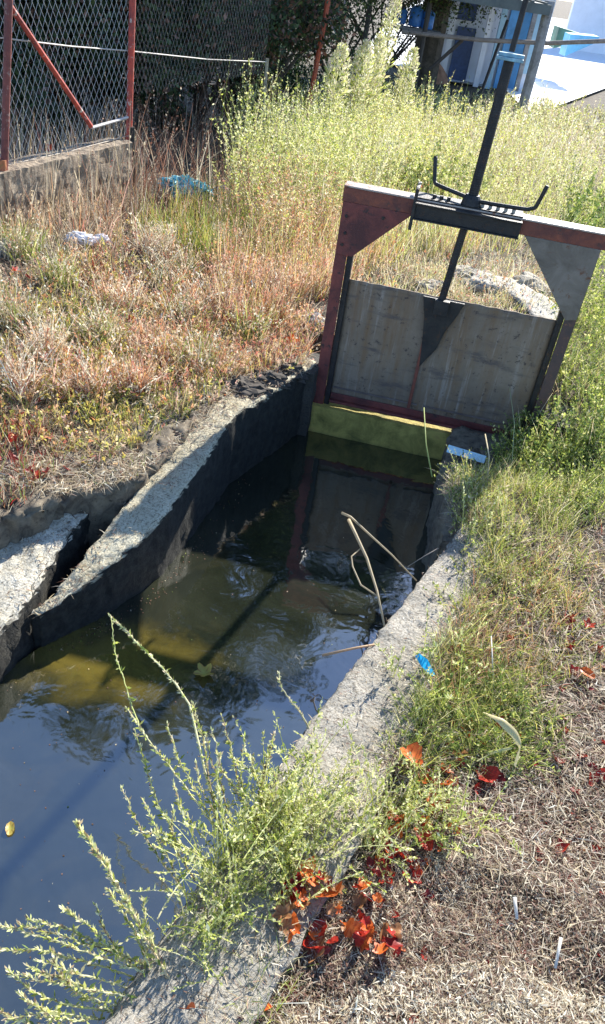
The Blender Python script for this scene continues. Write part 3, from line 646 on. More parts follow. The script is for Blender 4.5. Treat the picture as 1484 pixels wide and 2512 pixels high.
def weeds(box, n, h, mix, leafn=22, leaf=.018, lean=(.05, .5), stemmix=None, ell=True, kerb=False, stemw=.0025, asp=.5, top=0., tmix=None, cl=.8):
    def f(acc):
        P = sample(n, box, ell, True, kerb); dm = float(np.mean(P[:, 1])) if len(P) else 1; P, cf = thin(P, .06*max(dm, 1.5), cl); k = len(P)
        if k == 0: return
        P = P-np.array([0, 0, .01]); dist = np.linalg.norm(P-np.array([0, 0, EYE]), axis=1)
        H = RNG.uniform(h[0], h[1], k)*(.6+.8*np.clip(cf, 0, 1)); tip, c = blades(acc, P, H, np.maximum(stemw, dist*.0005), RNG.uniform(*lean, k), pick(k, stemmix or mix), 3)
        K = c.shape[1]-1
        for j in range(leafn):
            t = RNG.uniform(.15, 1., k)*K; i = np.minimum(t.astype(int), K-1); fr = (t-i)[:, None]; r = np.arange(k)
            pos = c[r, i]*(1-fr)+c[r, i+1]*fr
            cc = pick(k, mix)
            if tmix is not None:
                hi = t > K*top; cc[hi] = pick(int(hi.sum()), tmix)
            lets(acc, pos, rdir(k, .4), np.maximum(leaf, dist*.0022)*RNG.uniform(.5, 1.4, k), asp, cc)
    return f
OY = dict(orange=5, yellow=4, straw=5, green=3, grey=2, cream=3)
# -- straw litter on the right bank and around the camera
cover('straw_litter', [
    litter((1250, 2330, 520, 420), 30000, (.005, .024), .0020, dict(straw=5, cream=2, grey=6, brown=9), True),
    litter((1250, 2330, 520, 420), 4200, (.03, .09), .0013, dict(straw=6, cream=3, grey=5, brown=3), True),
    litter((1150, 2480, 420, 90), 9000, (.004, .022), .003, dict(straw=3, cream=8), True),
    litter((900, 2350, 420, 200), 12000, (.004, .02), .0024, dict(straw=4, grey=5, cream=1, brown=9)),
    litter((1250, 1900, 420, 330), 15000, (.01, .05), .0028, dict(straw=5, grey=5, cream=2, brown=4)),
    litter((1380, 1500, 260, 300), 6000, (.03, .09), .003, dict(straw=4, grey=4, brown=3)),
    litter((330, 950, 420, 330), 12000, (.04, .12), .0035, dict(straw=5, grey=5, brown=3)),
    litter((200, 620, 260, 160), 5000, (.05, .14), .005, dict(straw=5, grey=5, brown=3)),
    litter((480, 1000, 150, 120), 5000, (.01, .05), .0035, dict(straw=6, grey=4, cream=5), kerb=3),
    litter((250, 1180, 250, 60), 3500, (.01, .06), .0035, dict(straw=5, grey=5, cream=3), kerb=3),
    litter((650, 930, 100, 40), 900, (.02, .07), .003, dict(straw=4, grey=5, brown=4), kerb=3),
    litter((350, 2400, 260, 150), 5000, (.004, .025), .0024, dict(straw=5, grey=5, cream=4, brown=2), True, True),
    litter((850, 1800, 170, 350), 3500, (.004, .02), .0022, dict(straw=4, grey=5, cream=3, brown=3), True, True),
    litter((470, 1100, 130, 110), 1200, (.015, .05), .003, dict(straw=5, grey=5, brown=2), True, True),
])
def on_wall(n, inner, outer, zf, l, w, mix, tilt=0, lo=0., hi=1.):
    def f(acc):
        m = 400; A_, _ = resample(inner, .001); A_ = A_[np.linspace(0, len(A_)-1, m).astype(int)]
        dd = np.r_[0, np.cumsum(np.linalg.norm(np.diff(np.array(inner), axis=0), axis=1))]; dd /= dd[-1]
        if len(outer) != len(inner): dd = np.linspace(0, 1, len(outer))
        B_ = np.stack([np.interp(np.linspace(0, 1, m), dd, np.array(outer)[:, k]) for k in range(2)], 1)
        i = RNG.integers(0, m, n); t = RNG.uniform(lo, hi, n)[:, None]; xy = A_[i]*(1-t)+B_[i]*t
        z = np.array([zf(j/(m-1)) for j in i])+tilt*t[:, 0]+RNG.uniform(0, .014, n)
        P, _ = thin(np.c_[xy, z], .05, .7); k = len(P)
        blades(acc, P, RNG.uniform(l[0], l[1], k), w*RNG.uniform(.6, 1.4, k), np.pi/2-RNG.uniform(-.1, .25, k), pick(k, mix), 2, droop=.12)
    return f
def crumbs(box, n, sz, mix, kerb=False):
    def f(acc):
        P = sample(n, box, True, True, kerb); P = P+np.c_[np.zeros(len(P)), np.zeros(len(P)), RNG.uniform(0, .01, len(P))]; k = len(P)
        if k: lets(acc, P, RNG.normal(size=(k, 3))*np.array([1, 1, .5]), RNG.uniform(sz[0], sz[1], k), .7, pick(k, mix))
    return f
cover('soil_crumbs', [crumbs((1250, 2300, 520, 430), 26000, (.003, .010), dict(brown=9, grey=4, straw=3, cream=2)), crumbs((900, 2300, 330, 260), 6000, (.003, .009), dict(brown=8, grey=4, straw=2)),
    crumbs((1250, 1850, 380, 280), 9000, (.004, .012), dict(brown=8, grey=4, red=2, straw=3)), crumbs((330, 900, 420, 300), 7000, (.006, .018), dict(brown=6, red=2, grey=4, cream=3)), crumbs((330, 1120, 300, 90), 3000, (.005, .014), dict(brown=5, grey=6, cream=4), 3)])
DEB = dict(straw=5, grey=5, cream=2, brown=7)
cover('dry_debris', [
    on_wall(1300, LI, LO, LZ, (.005, .03), .003, DEB), on_wall(900, LI[4:], LO[4:], lambda t: .012, (.01, .05), .003, DEB),
    on_wall(1200, sl_in, sl_out, SZ, (.005, .03), .003, DEB, .04), on_wall(5000, RI, RO, lambda t: .014, (.003, .018), .0022, DEB), on_wall(2600, RI, RO, lambda t: .014, (.008, .035), .0022, dict(straw=6, cream=3, grey=3), 0, .55, 1.)])
# -- left bank grass
cover('seeding_grass', [
    grass((420, 800, 470, 260), 9000, (.05, .16), .0035, OY, (.1, .9), dict(orange=5, yellow=2, straw=3), .5),
    grass((560, 830, 250, 130), 4000, (.06, .17), .0035, dict(orange=6, yellow=2, straw=2), (.1, .9), dict(orange=6, straw=2), .6),
    grass((250, 880, 330, 200), 3500, (.05, .13), .0035, dict(yellow=4, green=5, orange=1, straw=3, lime=2), (.1, .9), dict(yellow=4, cream=2, orange=2), .5),
    grass((680, 640, 180, 160), 4500, (.12, .30), .004, dict(orange=5, straw=4, yellow=2), (.05, .5), dict(orange=5, straw=2), .5),
    grass((60, 760, 150, 200), 1600, (.04, .10), .0035, dict(straw=4, grey=4, green=1)),
    grass((150, 1000, 200, 150), 2200, (.04, .12), .0032, dict(green=4, yellow=4, orange=3, straw=3), (.1, .9), dict(yellow=3, orange=2), .4),
    grass((330, 1020, 160, 60), 900, (.04, .1), .003, dict(green=5, yellow=3)),
    grass((40, 1130, 120, 110), 1200, (.03, .09), .003, dict(red=4, orange=2, straw=3, green=2), kerb=3),
    grass((330, 1080, 280, 110), 2200, (.03, .09), .003, dict(straw=5, green=3, orange=3, grey=3, cream=2), (.2, 1.2), kerb=3),
    grass((700, 830, 80, 90), 800, (.05, .14), .003, dict(red=3, orange=4, straw=2)),
    grass((340, 690, 170, 50), 1400, (.04, .12), .004, dict(red=4, brown=5, straw=1)),
])
_tu = [(60, 640), (150, 720), (300, 760), (420, 700), (520, 760), (610, 700), (700, 730), (250, 850), (380, 880), (500, 900), (120, 900), (60, 980), (200, 980), (620, 820), (560, 620), (380, 640), (680, 600), (450, 800), (330, 960), (30, 820)]
cover('dry_grass', [grass((u, v, random.uniform(30, 75), random.uniform(18, 34)), 330, (.10, .26), .0042, random.choice([dict(straw=5, cream=4, orange=2), dict(orange=6, cream=2), dict(straw=4, green=3, cream=2), dict(cream=4, orange=4, brown=1), dict(green=5, lime=3, straw=2)]), (.15, .8), dict(cream=4, orange=3, straw=3), .5, cl=.3) for u, v in _tu])
cover('green_grass', [
    grass((520, 580, 150, 90), 2600, (.12, .28), .005, dict(green=6, yellow=3, orange=1), (.05, .5)),
    grass((640, 540, 90, 80), 1500, (.12, .28), .005, dict(green=5, lime=2, straw=1), (.05, .5)),
    grass((1230, 1280, 230, 170), 4200, (.05, .17), .003, dict(green=5, lime=3, yellow=2, straw=3), (.2, .9)),
    grass((1380, 1160, 160, 130), 3000, (.06, .18), .003, dict(lime=4, green=4, straw=3), (.2, .9)),
    grass((1270, 1560, 250, 180), 3600, (.04, .13), .0026, dict(green=4, yellow=3, orange=3, straw=3), (.2, 1.)),
    grass((1110, 1500, 110, 250), 2200, (.04, .12), .0026, dict(green=5, lime=3, orange=2, straw=2), (.2, 1.)),
    grass((1150, 1760, 190, 150), 4200, (.05, .13), .0025, dict(green=6, lime=3, deep=2, yellow=1), (.3, 1.1)),
    grass((1120, 1600, 120, 90), 1200, (.04, .12), .0025, dict(orange=6, green=2), (.3, 1.1)),
    grass((1010, 1960, 130, 80), 1500, (.03, .08), .002, dict(green=5, lime=3), (.3, 1.1)),
    grass((1400, 1420, 160, 120), 1500, (.03, .09), .0026, dict(yellow=3, orange=3, straw=4, red=1), (.3, 1.1)),
    grass((620, 2420, 120, 130), 500, (.04, .11), .002, dict(green=5, lime=3), (.2, .8)),
])
# -- dry standing stems along the fence
cover('dry_stalks', [
    grass((170, 470, 190, 110), 900, (.25, .70), .006, dict(grey=5, straw=5, brown=3, orange=1), (.02, .35), ell=False, tips=.3),
    grass((480, 420, 190, 110), 1100, (.20, .70), .006, dict(grey=4, brown=8, straw=1), (.05, .7), ell=False, tips=.3, tipmix=dict(brown=3, grey=2)),
    grass((150, 570, 150, 50), 900, (.08, .26), .006, dict(straw=6, orange=3, grey=3), (.05, .5), ell=False, tips=.3),
    grass((420, 530, 170, 60), 1500, (.10, .28), .006, dict(grey=5, brown=4, orange=2, straw=3), (.05, .8), ell=False, tips=.3),
    grass((90, 600, 120, 60), 900, (.08, .22), .005, dict(grey=4, straw=5), (.05, .8), ell=False),
    weeds((480, 380, 200, 80), 130, (.4, .85), dict(brown=4, grey=2), 26, .02, (.05, .5)),
])
# -- tall backlit weeds behind the gate
cover('tall_weeds', [
    weeds((650, 420, 110, 70), 260, (.4, .85), dict(lime=4, pale=4, green=3), 34, .020, (.05, .45), dict(lime=2, straw=2), cl=1.),
    weeds((780, 460, 80, 80), 260, (.45, .75), dict(lime=5, pale=5, green=2), 44, .020, (.03, .3), dict(lime=2, straw=2), cl=1.),
    weeds((930, 370, 90, 50), 220, (.35, .6), dict(lime=5, pale=5), 44, .022, (.03, .3), dict(lime=2, straw=2), cl=1.),
    weeds((760, 470, 190, 110), 900, (.35, .75), dict(lime=5, pale=4, green=2), 34, .020, (.05, .5), dict(lime=2, straw=2)),
    weeds((1000, 400, 260, 120), 1300, (.30, .66), dict(lime=6, pale=4, yellow=2), 34, .022, (.05, .5), dict(straw=2, lime=2), cl=1.),
    weeds((1300, 450, 260, 140), 1200, (.20, .55), dict(lime=6, pale=3, straw=2), 34, .022, (.05, .6), dict(straw=2, lime=2), cl=1.),
    grass((1280, 400, 240, 90), 1500, (.3, .65), .005, dict(cream=4, straw=5), (.02, .4), dict(cream=5, straw=2), .8, cl=1.),
    grass((900, 420, 260, 120), 1200, (.35, .7), .005, dict(cream=3, straw=4, pale=3), (.02, .4), dict(cream=5, pale=2), .8, cl=1.),
    weeds((1000, 470, 70, 40), 160, (.15, .35), dict(deep=5, dark=3, brown=2), 26, .022, (.1, .8)),
    weeds((880, 440, 50, 30), 80, (.15, .35), dict(deep=4, dark=3, brown=2), 26, .022, (.1, .8)),
    weeds((1130, 305, 330, 45), 1100, (.12, .30), dict(pale=6, lime=4, straw=3), 30, .03, (.05, .5), dict(straw=2)),
    weeds((1400, 330, 160, 50), 450, (.10, .25), dict(pale=5, lime=4, straw=3), 30, .03, (.05, .5), dict(straw=2)),
    weeds((1050, 480, 120, 60), 320, (.2, .45), dict(deep=4, green=5, lime=2), 30, .03, (.05, .5)),
    weeds((1440, 560, 80, 70), 260, (.2, .42), dict(deep=4, green=5), 28, .03, (.05, .5)),
    weeds((700, 560, 130, 60), 450, (.2, .50), dict(lime=4, orange=4, straw=3), 26, .018, (.05, .5)),
    grass((900, 560, 330, 130), 5200, (.12, .34), .004, dict(orange=3, yellow=3, straw=4, lime=3), (.05, .6), dict(orange=3, lime=3), .4),
    grass((1150, 480, 400, 190), 5200, (.2, .5), .005, dict(lime=5, straw=4, pale=3), (.05, .6), dict(pale=3), .4),
])
cover('green_weeds', [
    grass((1420, 950, 120, 200), 2200, (.10, .30), .004, dict(green=4, lime=4, straw=4, pale=2), (.1, .9)),
    grass((1160, 1200, 150, 110), 2600, (.03, .13), .003, dict(grey=4, straw=4, green=4, lime=2), (.2, 1.3), kerb=2, cl=.5),
    weeds((1110, 1230, 90, 130), 420, (.03, .13), dict(green=4, lime=3, grey=2), 16, .010, (.3, 1.4), dict(grey=4, straw=4), kerb=2, cl=.4),
    weeds((1370, 1080, 100, 70), 300, (.08, .22), dict(green=5, deep=2, lime=3), 26, .013, (.1, .9), kerb=2),
    litter((1150, 1220, 140, 110), 1500, (.02, .08), .003, dict(straw=4, grey=5, brown=3), kerb=2),
    weeds((1290, 1000, 60, 90), 130, (.08, .25), dict(green=5, deep=3, lime=2), 30, .014, (.1, .9)),
    grass((1130, 700, 270, 80), 5200, (.04, .18), .004, dict(straw=4, cream=4, pale=3, lime=3), (.1, .9), dict(orange=2, straw=3), .4),
    litter((1130, 700, 280, 80), 2500, (.05, .12), .004, dict(straw=5, grey=5)),
    weeds((1420, 1190, 110, 110), 360, (.06, .18), dict(green=5, lime=4, deep=2), 22, .011, (.1, .9), cl=.9),
    weeds((1260, 1240, 160, 110), 300, (.05, .14), dict(green=4, lime=4, straw=3), 18, .009, (.1, 1.), dict(straw=3, lime=3), cl=.9),
    weeds((1180, 1430, 140, 130), 230, (.04, .12), dict(green=4, lime=4, straw=2), 16, .009, (.2, 1.1), kerb=True, cl=.9),
    weeds((1330, 1480, 150, 130), 160, (.04, .12), dict(green=4, lime=3, orange=3), 14, .009, (.2, 1.1), cl=.9),
    weeds((1440, 960, 110, 170), 330, (.12, .30), dict(green=5, lime=4, deep=3), 34, .016, (.1, .8)),
    weeds((1340, 1080, 130, 70), 330, (.08, .22), dict(green=5, deep=3, lime=2), 30, .015, (.1, .9)),
    weeds((1470, 760, 60, 140), 240, (.15, .35), dict(green=5, lime=5), 30, .018, (.1, .7)),
    weeds((1180, 1160, 110, 60), 260, (.04, .14), dict(green=3, lime=3, straw=3), 18, .011, (.2, 1.1)),
    weeds((1180, 1750, 170, 130), 260, (.04, .12), dict(green=5, lime=3, deep=2), 16, .011, (.3, 1.2)),
    weeds((300, 860, 280, 150), 260, (.05, .14), dict(green=5, yellow=3), 14, .012, (.2, 1.)),
])

# ================================================================== INDIVIDUAL PLANTS
def local_obj(name, me, m, loc, rz, label, cat, group=None, sc=1.):
    o = bpy.data.objects.new(name, me); COL.objects.link(o)
    if not me.materials: me.materials.append(m)
    o.location = loc; o.rotation_euler = (0, 0, rz); o.scale = (sc,)*3; return tag(o, label, cat, group)
def plume_mesh(h, hd, seed, dense=1.0):
    acc = Acc(); r = np.random.default_rng(seed); n = 30
    t = np.linspace(0, 1, 9); c = np.stack([.05*h*t**2, .02*np.sin(3*t), h*t], 1)
    P = np.repeat(c[:1], 1, 0)
    # main stem as crossed blades
    for az in (0, 1.6):
        v = []
        for i in range(9):
            w = .009*(1-.6*t[i]); v += [c[i]+np.array([math.cos(az), math.sin(az), 0])*w, c[i]-np.array([math.cos(az), math.sin(az), 0])*w]
        q = np.array([(2*i, 2*i+1, 2*i+3, 2*i+2) for i in range(8)]); acc.quads(np.array(v), q, np.tile((.45, .45, .2), (18, 1)))
    k = int(1900*dense); tt = 1-hd/h*r.uniform(0, 1, k); env = np.sin(np.pi*np.clip((1-tt)/(hd/h), .04, .97)**.75)
    an = r.uniform(0, 6.28, k); rad = .12*env*np.sqrt(r.uniform(0, 1, k))+.004
    pos = np.stack([np.interp(tt, t, c[:, 0])+rad*np.cos(an), np.interp(tt, t, c[:, 1])+rad*np.sin(an), h*tt], 1)
    lets(acc, pos, np.stack([np.cos(an)*.5, np.sin(an)*.5, np.ones(k)], 1)+r.normal(size=(k, 3))*.35, r.uniform(.02, .045, k), .4, pick(k, dict(pale=7, cream=6, lime=2)))
    k = int(260); tt = r.uniform(.05, .8, k); an = r.uniform(0, 6.28, k); pos = np.stack([np.interp(tt, t, c[:, 0]), np.interp(tt, t, c[:, 1]), h*tt], 1)
    pos += np.stack([np.cos(an), np.sin(an), 0*an], 1)*r.uniform(0, .12, (k, 1))
    lets(acc, pos, np.stack([np.cos(an), np.sin(an), .6+0*an], 1), r.uniform(.04, .10, k), .3, pick(k, dict(lime=6, green=3, pale=2)))
    return acc.mesh('plume')
for i, (bu, bv, tu, tv, hdpx, lab) in enumerate([
        (790, 400, 808, 108, 150, 'leftmost pale green seed plume beside the leaning red pole'),
        (850, 380, 874, 100, 130, 'second pale green seed plume from the leaning red pole'),
        (880, 360, 906, 85, 130, 'pale seed plume directly left of the tallest one'),
        (905, 330, 952, -25, 190, 'tallest pale seed plume reaching the top of the picture'),
        (965, 350, 1000, 118, 120, 'rightmost pale seed plume, just left of the shelter')]):
    b = G(bu, bv); tp = at_y(tu, tv, b[1]); h = float(tp[2]-b[2]); hd = hdpx/1920*b[1]*1.1
    local_obj('plume_weed', plume_mesh(h, min(hd, h*.8), 50+i), MG, tuple(b), [0, .6, -.5, .2, .4][i], lab, 'weed', 'tall seed plumes behind the gate')

def stem_obj(path, r0, label, seeds=1., leaves=.3, group=None, seedmix=None, rr=(.0021, .0008), sz=.0105, name='weed_stem', leafmix=None):
    """a single wiry stem along a 3-D path with seed clusters and small leaves"""
    path = np.array(path); d = np.r_[0, np.cumsum(np.linalg.norm(np.diff(path, axis=0), axis=1))]; n = 26; tt = np.linspace(0, d[-1], n)
    c = np.stack([np.interp(tt, d, path[:, k]) for k in range(3)], 1)
    for _ in range(3): c[1:-1] = .25*c[:-2]+.5*c[1:-1]+.25*c[2:]
    c += RNG.normal(size=c.shape)*.0012; acc = Acc(); rad = np.linspace(rr[0], rr[1], n)
    v = []; q = []
    for i in range(n):
        T = c[min(i+1, n-1)]-c[max(i-1, 0)]; T /= np.linalg.norm(T); s = np.cross(T, [0, 0, 1.]); s /= (np.linalg.norm(s)+1e-9); w = np.cross(s, T)
        for j in range(4): v.append(c[i]+rad[i]*(s*math.cos(j*1.5708)+w*math.sin(j*1.5708)))
    for i in range(n-1):
        for j in range(4): q.append((i*4+j, i*4+(j+1) % 4, i*4+4+(j+1) % 4, i*4+4+j))
    acc.quads(np.array(v), np.array(q), pick(1, seedmix or dict(pale=3, straw=2)).repeat(len(v), 0))
    Lg = d[-1]
    k = int(seeds*Lg*420)
    if k:
        t = RNG.beta(2.0, 1.1, k)*(n-1.01); i = t.astype(int); f = (t-i)[:, None]; pos = c[i]*(1-f)+c[i+1]*f; T = c[i+1]-c[i]; T /= np.linalg.norm(T, axis=1, keepdims=True)
        lets(acc, pos, T+RNG.normal(size=(k, 3))*.42, RNG.uniform(.5, 1.3, k)*sz, .34, pick(k, seedmix or dict(pale=5, lime=2, straw=2)))
    k = int(leaves*Lg*160)
    if k:
        t = RNG.uniform(.0, .8, k)*(n-1.01); i = t.astype(int); f = (t-i)[:, None]; pos = c[i]*(1-f)+c[i+1]*f
        lets(acc, pos, rdir(k, .2), RNG.uniform(.5, 1.5, k)*sz*1.3, .34, pick(k, leafmix or dict(green=6, lime=4)))
    me = acc.mesh(name); b = c[0].copy(); me.transform(Matrix.Translation(-Vector(b)))
    return local_obj(name, me, MG, tuple(b), 0, label, 'weed', group)
def spx(pts, zs):
    """3-D path: each survey point read at its own height"""
    return [gp(np.array(float(u)), np.array(float(v)), z) for (u, v), z in zip(pts, zs)]
GRP = 'wiry seeding stems reaching over the canal'
SL = 'wiry pale green seeding stem reaching from the kerb weeds over the dark water'
stem_obj(spx([(600, 2100), (520, 1950), (480, 1800), (465, 1715), (400, 1640), (340, 1580), (270, 1508)], [.0, .05, .10, .13, .15, .16, .16]), 0, 'longest bent seeding stem, its tip highest over the olive water', 1.5, .3, GRP, rr=(.0034, .0014))
stem_obj(spx([(345, 1795), (310, 1690), (285, 1610), (272, 1515)], [.10, .13, .15, .17]), 0, 'thin side shoot hanging down from the tip of the longest stem', .3, .5, GRP, rr=(.0014, .0009))
stem_obj(spx([(580, 2120), (500, 1990), (400, 1860), (345, 1790), (308, 1730)], [.0, .06, .1, .12, .13]), 0, SL, 1., .8, GRP, rr=(.0026, .001))
for pts in [[(600, 2010), (600, 1950), (590, 1890), (600, 1820)], [(560, 2000), (545, 1930), (515, 1860), (505, 1800)], [(640, 1990), (640, 1940), (620, 1890), (618, 1850)], [(520, 2080), (470, 2020), (440, 1970), (425, 1920)], [(540, 2040), (520, 1980), (490, 1930), (480, 1870)], [(500, 2130), (440, 2080), (395, 2060), (350, 1960)],
            [(600, 2100), (550, 2010), (530, 1930), (540, 1850)], [(480, 2160), (440, 2100), (420, 2030), (425, 1980)], [(570, 2100), (490, 1960), (440, 1870), (412, 1775)], [(430, 2050), (390, 1980), (350, 1860), (330, 1790)], [(560, 2080), (520, 1960), (500, 1820), (470, 1720)],
            [(640, 2060), (590, 1950), (570, 1850), (545, 1755)], [(640, 2050), (590, 1960), (540, 1880), (520, 1790)],
            [(560, 2150), (470, 2090), (400, 2040), (330, 2045)], [(460, 2200), (400, 2120), (340, 2030), (300, 1935)], [(450, 2190), (420, 2120), (390, 2060), (372, 2040)]]:
    stem_obj(spx(pts, [.0, .05, .09, .12]), 0, SL, 1.1, 1.1, GRP)
stem_obj(spx([(620, 2010), (640, 1930), (655, 1870), (672, 1800)], [.0, .05, .09, .12]), 0, 'short stem with a brownish seed tip right of the green sprigs', 2.6, .3, GRP, dict(brown=1, straw=3, pale=1))
stem_obj(spx([(760, 1790), (735, 1745), (705, 1710), (690, 1690), (683, 1650)], [.0, .03, .05, .06, .07]), 0, 'lone curved seed stem leaning off the middle of the kerb', 1.4, .1, GRP, dict(pale=3, straw=3), rr=(.003, .0014))
stem_obj(spx([(430, 2420), (370, 2330), (310, 2210), (250, 2110), (190, 2020)], [-.0, .06, .1, .13, .14]), 0, 'thick feathery seed stem with its tip pointing up left over the lower water', 3.4, .3, GRP, rr=(.003, .001), sz=.014)
LB = 'feathery pale seeding stem spreading low over the water in the bottom left corner'
_lb = [[(390, 2420), (350, 2330), (310, 2250), (262, 2180)], [(400, 2400), (380, 2330), (360, 2270), (350, 2200)], [(420, 2400), (300, 2370), (150, 2310), (0, 2270)], [(400, 2390), (290, 2340), (170, 2280), (70, 2255)],
            [(380, 2400), (290, 2350), (230, 2280), (150, 2225)], [(360, 2400), (280, 2320), (250, 2270), (232, 2215)], [(340, 2440), (230, 2430), (140, 2400), (60, 2370)], [(330, 2430), (240, 2400), (160, 2380), (90, 2355)],
            [(280, 2480), (180, 2470), (90, 2440), (20, 2380)], [(250, 2500), (170, 2490), (110, 2480), (50, 2440)], [(230, 2530), (120, 2520), (60, 2510), (-20, 2470)], [(340, 2400), (210, 2360), (100, 2330), (-10, 2330)],
            [(300, 2500), (200, 2440), (150, 2400), (130, 2350)], [(200, 2540), (130, 2500), (80, 2490), (20, 2500)]]
_lb += [[(u+random.gauss(0, 10)+k*random.choice((-9, 9)), v+random.gauss(0, 10)+k*6) for k, (u, v) in enumerate(q)] for q in _lb[::3]]
for pts in _lb:
    stem_obj(spx(pts, [-.02, .04, .07, .09]), 0, LB, 1.7, .4, 'feathery stems in the bottom left corner', rr=(.002, .0008), sz=.011)
# dry broken reeds by the kerb
def reed(pts, zs, label, r=(.003, .0015), mix=None, cat='reed'):
    c = np.array(spx(pts, zs)); a = Acc(); n = len(c); a.tube([tuple(p) for p in c], list(np.linspace(r[0], r[1], n)), 7, mix or (.52, .43, .28))
    b = c[0].copy(); me = smooth(a.mesh('dry_reed')); me.transform(Matrix.Translation(-Vector(b))); return local_obj('dry_reed', me, MG, tuple(b), 0, label, cat)
reed([(1022, 1425), (960, 1360), (905, 1310), (860, 1268), (838, 1258)], [.0, .05, .09, .11, .12], 'long straight dry reed crossing the dark water from the kerb', (.0022, .0045))
reed([(945, 1545), (925, 1450), (900, 1370), (872, 1310), (855, 1275)], [.0, .04, .07, .1, .11], 'dry broken reed meeting the straight one at its tip', (.003, .006))
reed([(930, 1465), (885, 1435), (865, 1390), (862, 1365), (885, 1345)], [.03, .045, .06, .065, .08], 'thin hooked side stalk bent like a triangle beside the broken reed', (.0028, .0022))
reed([(925, 1580), (870, 1590), (790, 1608)], [.01, .0, -.03], 'short tan dry reed lying out over the water from the kerb', (.003, .004), (.58, .42, .26))
reed([(1075, 1345), (1040, 1365), (1000, 1390)], [.02, .0, -.02], 'small grey twig sticking out from the far kerb', (.002, .0012), (.35, .31, .26))
reed([(1255, 1150), (1262, 1040), (1250, 950)], [.0, .09, .16], 'pale upright stalk in front of the lower right of the gate leaf', (.0018, .001), (.50, .52, .28))
reed([(1195, 1190), (1200, 1120), (1190, 1065)], [.0, .05, .1], 'short straw stalk beside the pale blue strip', (.003, .0025), (.66, .58, .38))
reed([(1060, 1170), (1045, 1090), (1040, 1000)], [-.0, .08, .15], 'thin green stalk in front of the middle of the bottom rail', (.0028, .002), (.38, .44, .16))
reed([(1262, 2200), (1268, 2255)], [.03, .01], 'stubby white dry stalk poking out of the straw', (.004, .0035), (.72, .70, .66))
reed([(1376, 2300), (1362, 2375)], [.03, .01], 'longer white dry stalk lying lower right in the straw', (.0035, .003), (.72, .70, .66))
reed([(1212, 1700), (1208, 1620), (1205, 1560)], [.0, .05, .08], 'upright white stalk in the grass right of the blue scrap', (.0022, .0015), (.72, .70, .66))
# bushy sprigs along the kerb
def sprig_mesh(seed, h=.12, stems=5):
    acc = Acc(); k = stems; P = RNG.normal(size=(k, 3))*np.array([.012, .012, 0]); az = RNG.uniform(0, 6.28, k)
    tip, c = blades(acc, P, RNG.uniform(.6, 1.1, k)*h, .002, RNG.uniform(.15, .9, k), pick(k, dict(pale=3, lime=3)), 4, az=az)
    K = c.shape[1]-1
    for j in range(19):
        t = RNG.uniform(.1, 1, k)*K; i = np.minimum(t.astype(int), K-1); f = (t-i)[:, None]; r = np.arange(k); pos = c[r, i]*(1-f)+c[r, i+1]*f
        lets(acc, pos, rdir(k, .8), RNG.uniform(.004, .013, k), .32, pick(k, dict(green=5, lime=5, pale=4)))
    for j in range(9):
        t = RNG.uniform(.75, 1, k)*K; i = np.minimum(t.astype(int), K-1); f = (t-i)[:, None]; r = np.arange(k); pos = c[r, i]*(1-f)+c[r, i+1]*f
        lets(acc, pos, (c[:, -1]-c[:, -2])/.01+RNG.normal(size=(k, 3))*.8, RNG.uniform(.004, .008, k), .5, pick(k, dict(pale=5, lime=3)))
    return acc.mesh('leafy_sprig')
SPR = [sprig_mesh(i, random.uniform(.08, .17), random.randint(3, 7)) for i in range(14)]
cnt = 0
for (cx, cy, rx, ry, n, grp, lab) in [(600, 2090, 250, 180, 66, 'green sprigs crowding the lower kerb', 'bushy green sprig in the thick clump that crosses the lower kerb'),
        (850, 2030, 260, 150, 74, 'green sprigs right of the lower kerb', 'bushy green sprig in the clump between the bare kerb and the red leaf pile'),
        (600, 1960, 100, 80, 16, 'green sprigs crowding the lower kerb', 'bushy green sprig in the thick clump that crosses the lower kerb'),
        (560, 2030, 160, 150, 26, 'green sprigs crowding the lower kerb', 'bushy green sprig in the thick clump that crosses the lower kerb'),
        (420, 2260, 110, 120, 14, 'low sprigs on the lowest stretch of kerb', 'low sprig rooted on the lowest stretch of kerb'),
        (1060, 1700, 90, 140, 14, 'small green sprigs round the blue scrap', 'small green sprig at the edge of the kerb near the blue scrap'),
        (1090, 1250, 60, 110, 16, 'weedy sprigs at the far end of the kerb', 'straggly sprig where the far kerb end meets the gate')]:
    P = sample(n, (cx, cy, rx, ry), True, False); onk = in_poly(P[:, 0], P[:, 1], KERBZ); P[onk, 2] = .008
    for p in P:
        if in_poly(p[0], p[1], PIT) and not in_poly(p[0], p[1], KERBZ): p[0] += .13; p[1] -= .02
        if in_poly(p[0], p[1], PIT) and not in_poly(p[0], p[1], KERBZ): continue
        local_obj('leafy_sprig', SPR[cnt % 14], MG, (p[0], p[1], p[2]-.004), random.uniform(0, 6.28), lab, 'sprig', grp, random.choice([.5, .7, .8, 1., 1.2, 1.5])); cnt += 1

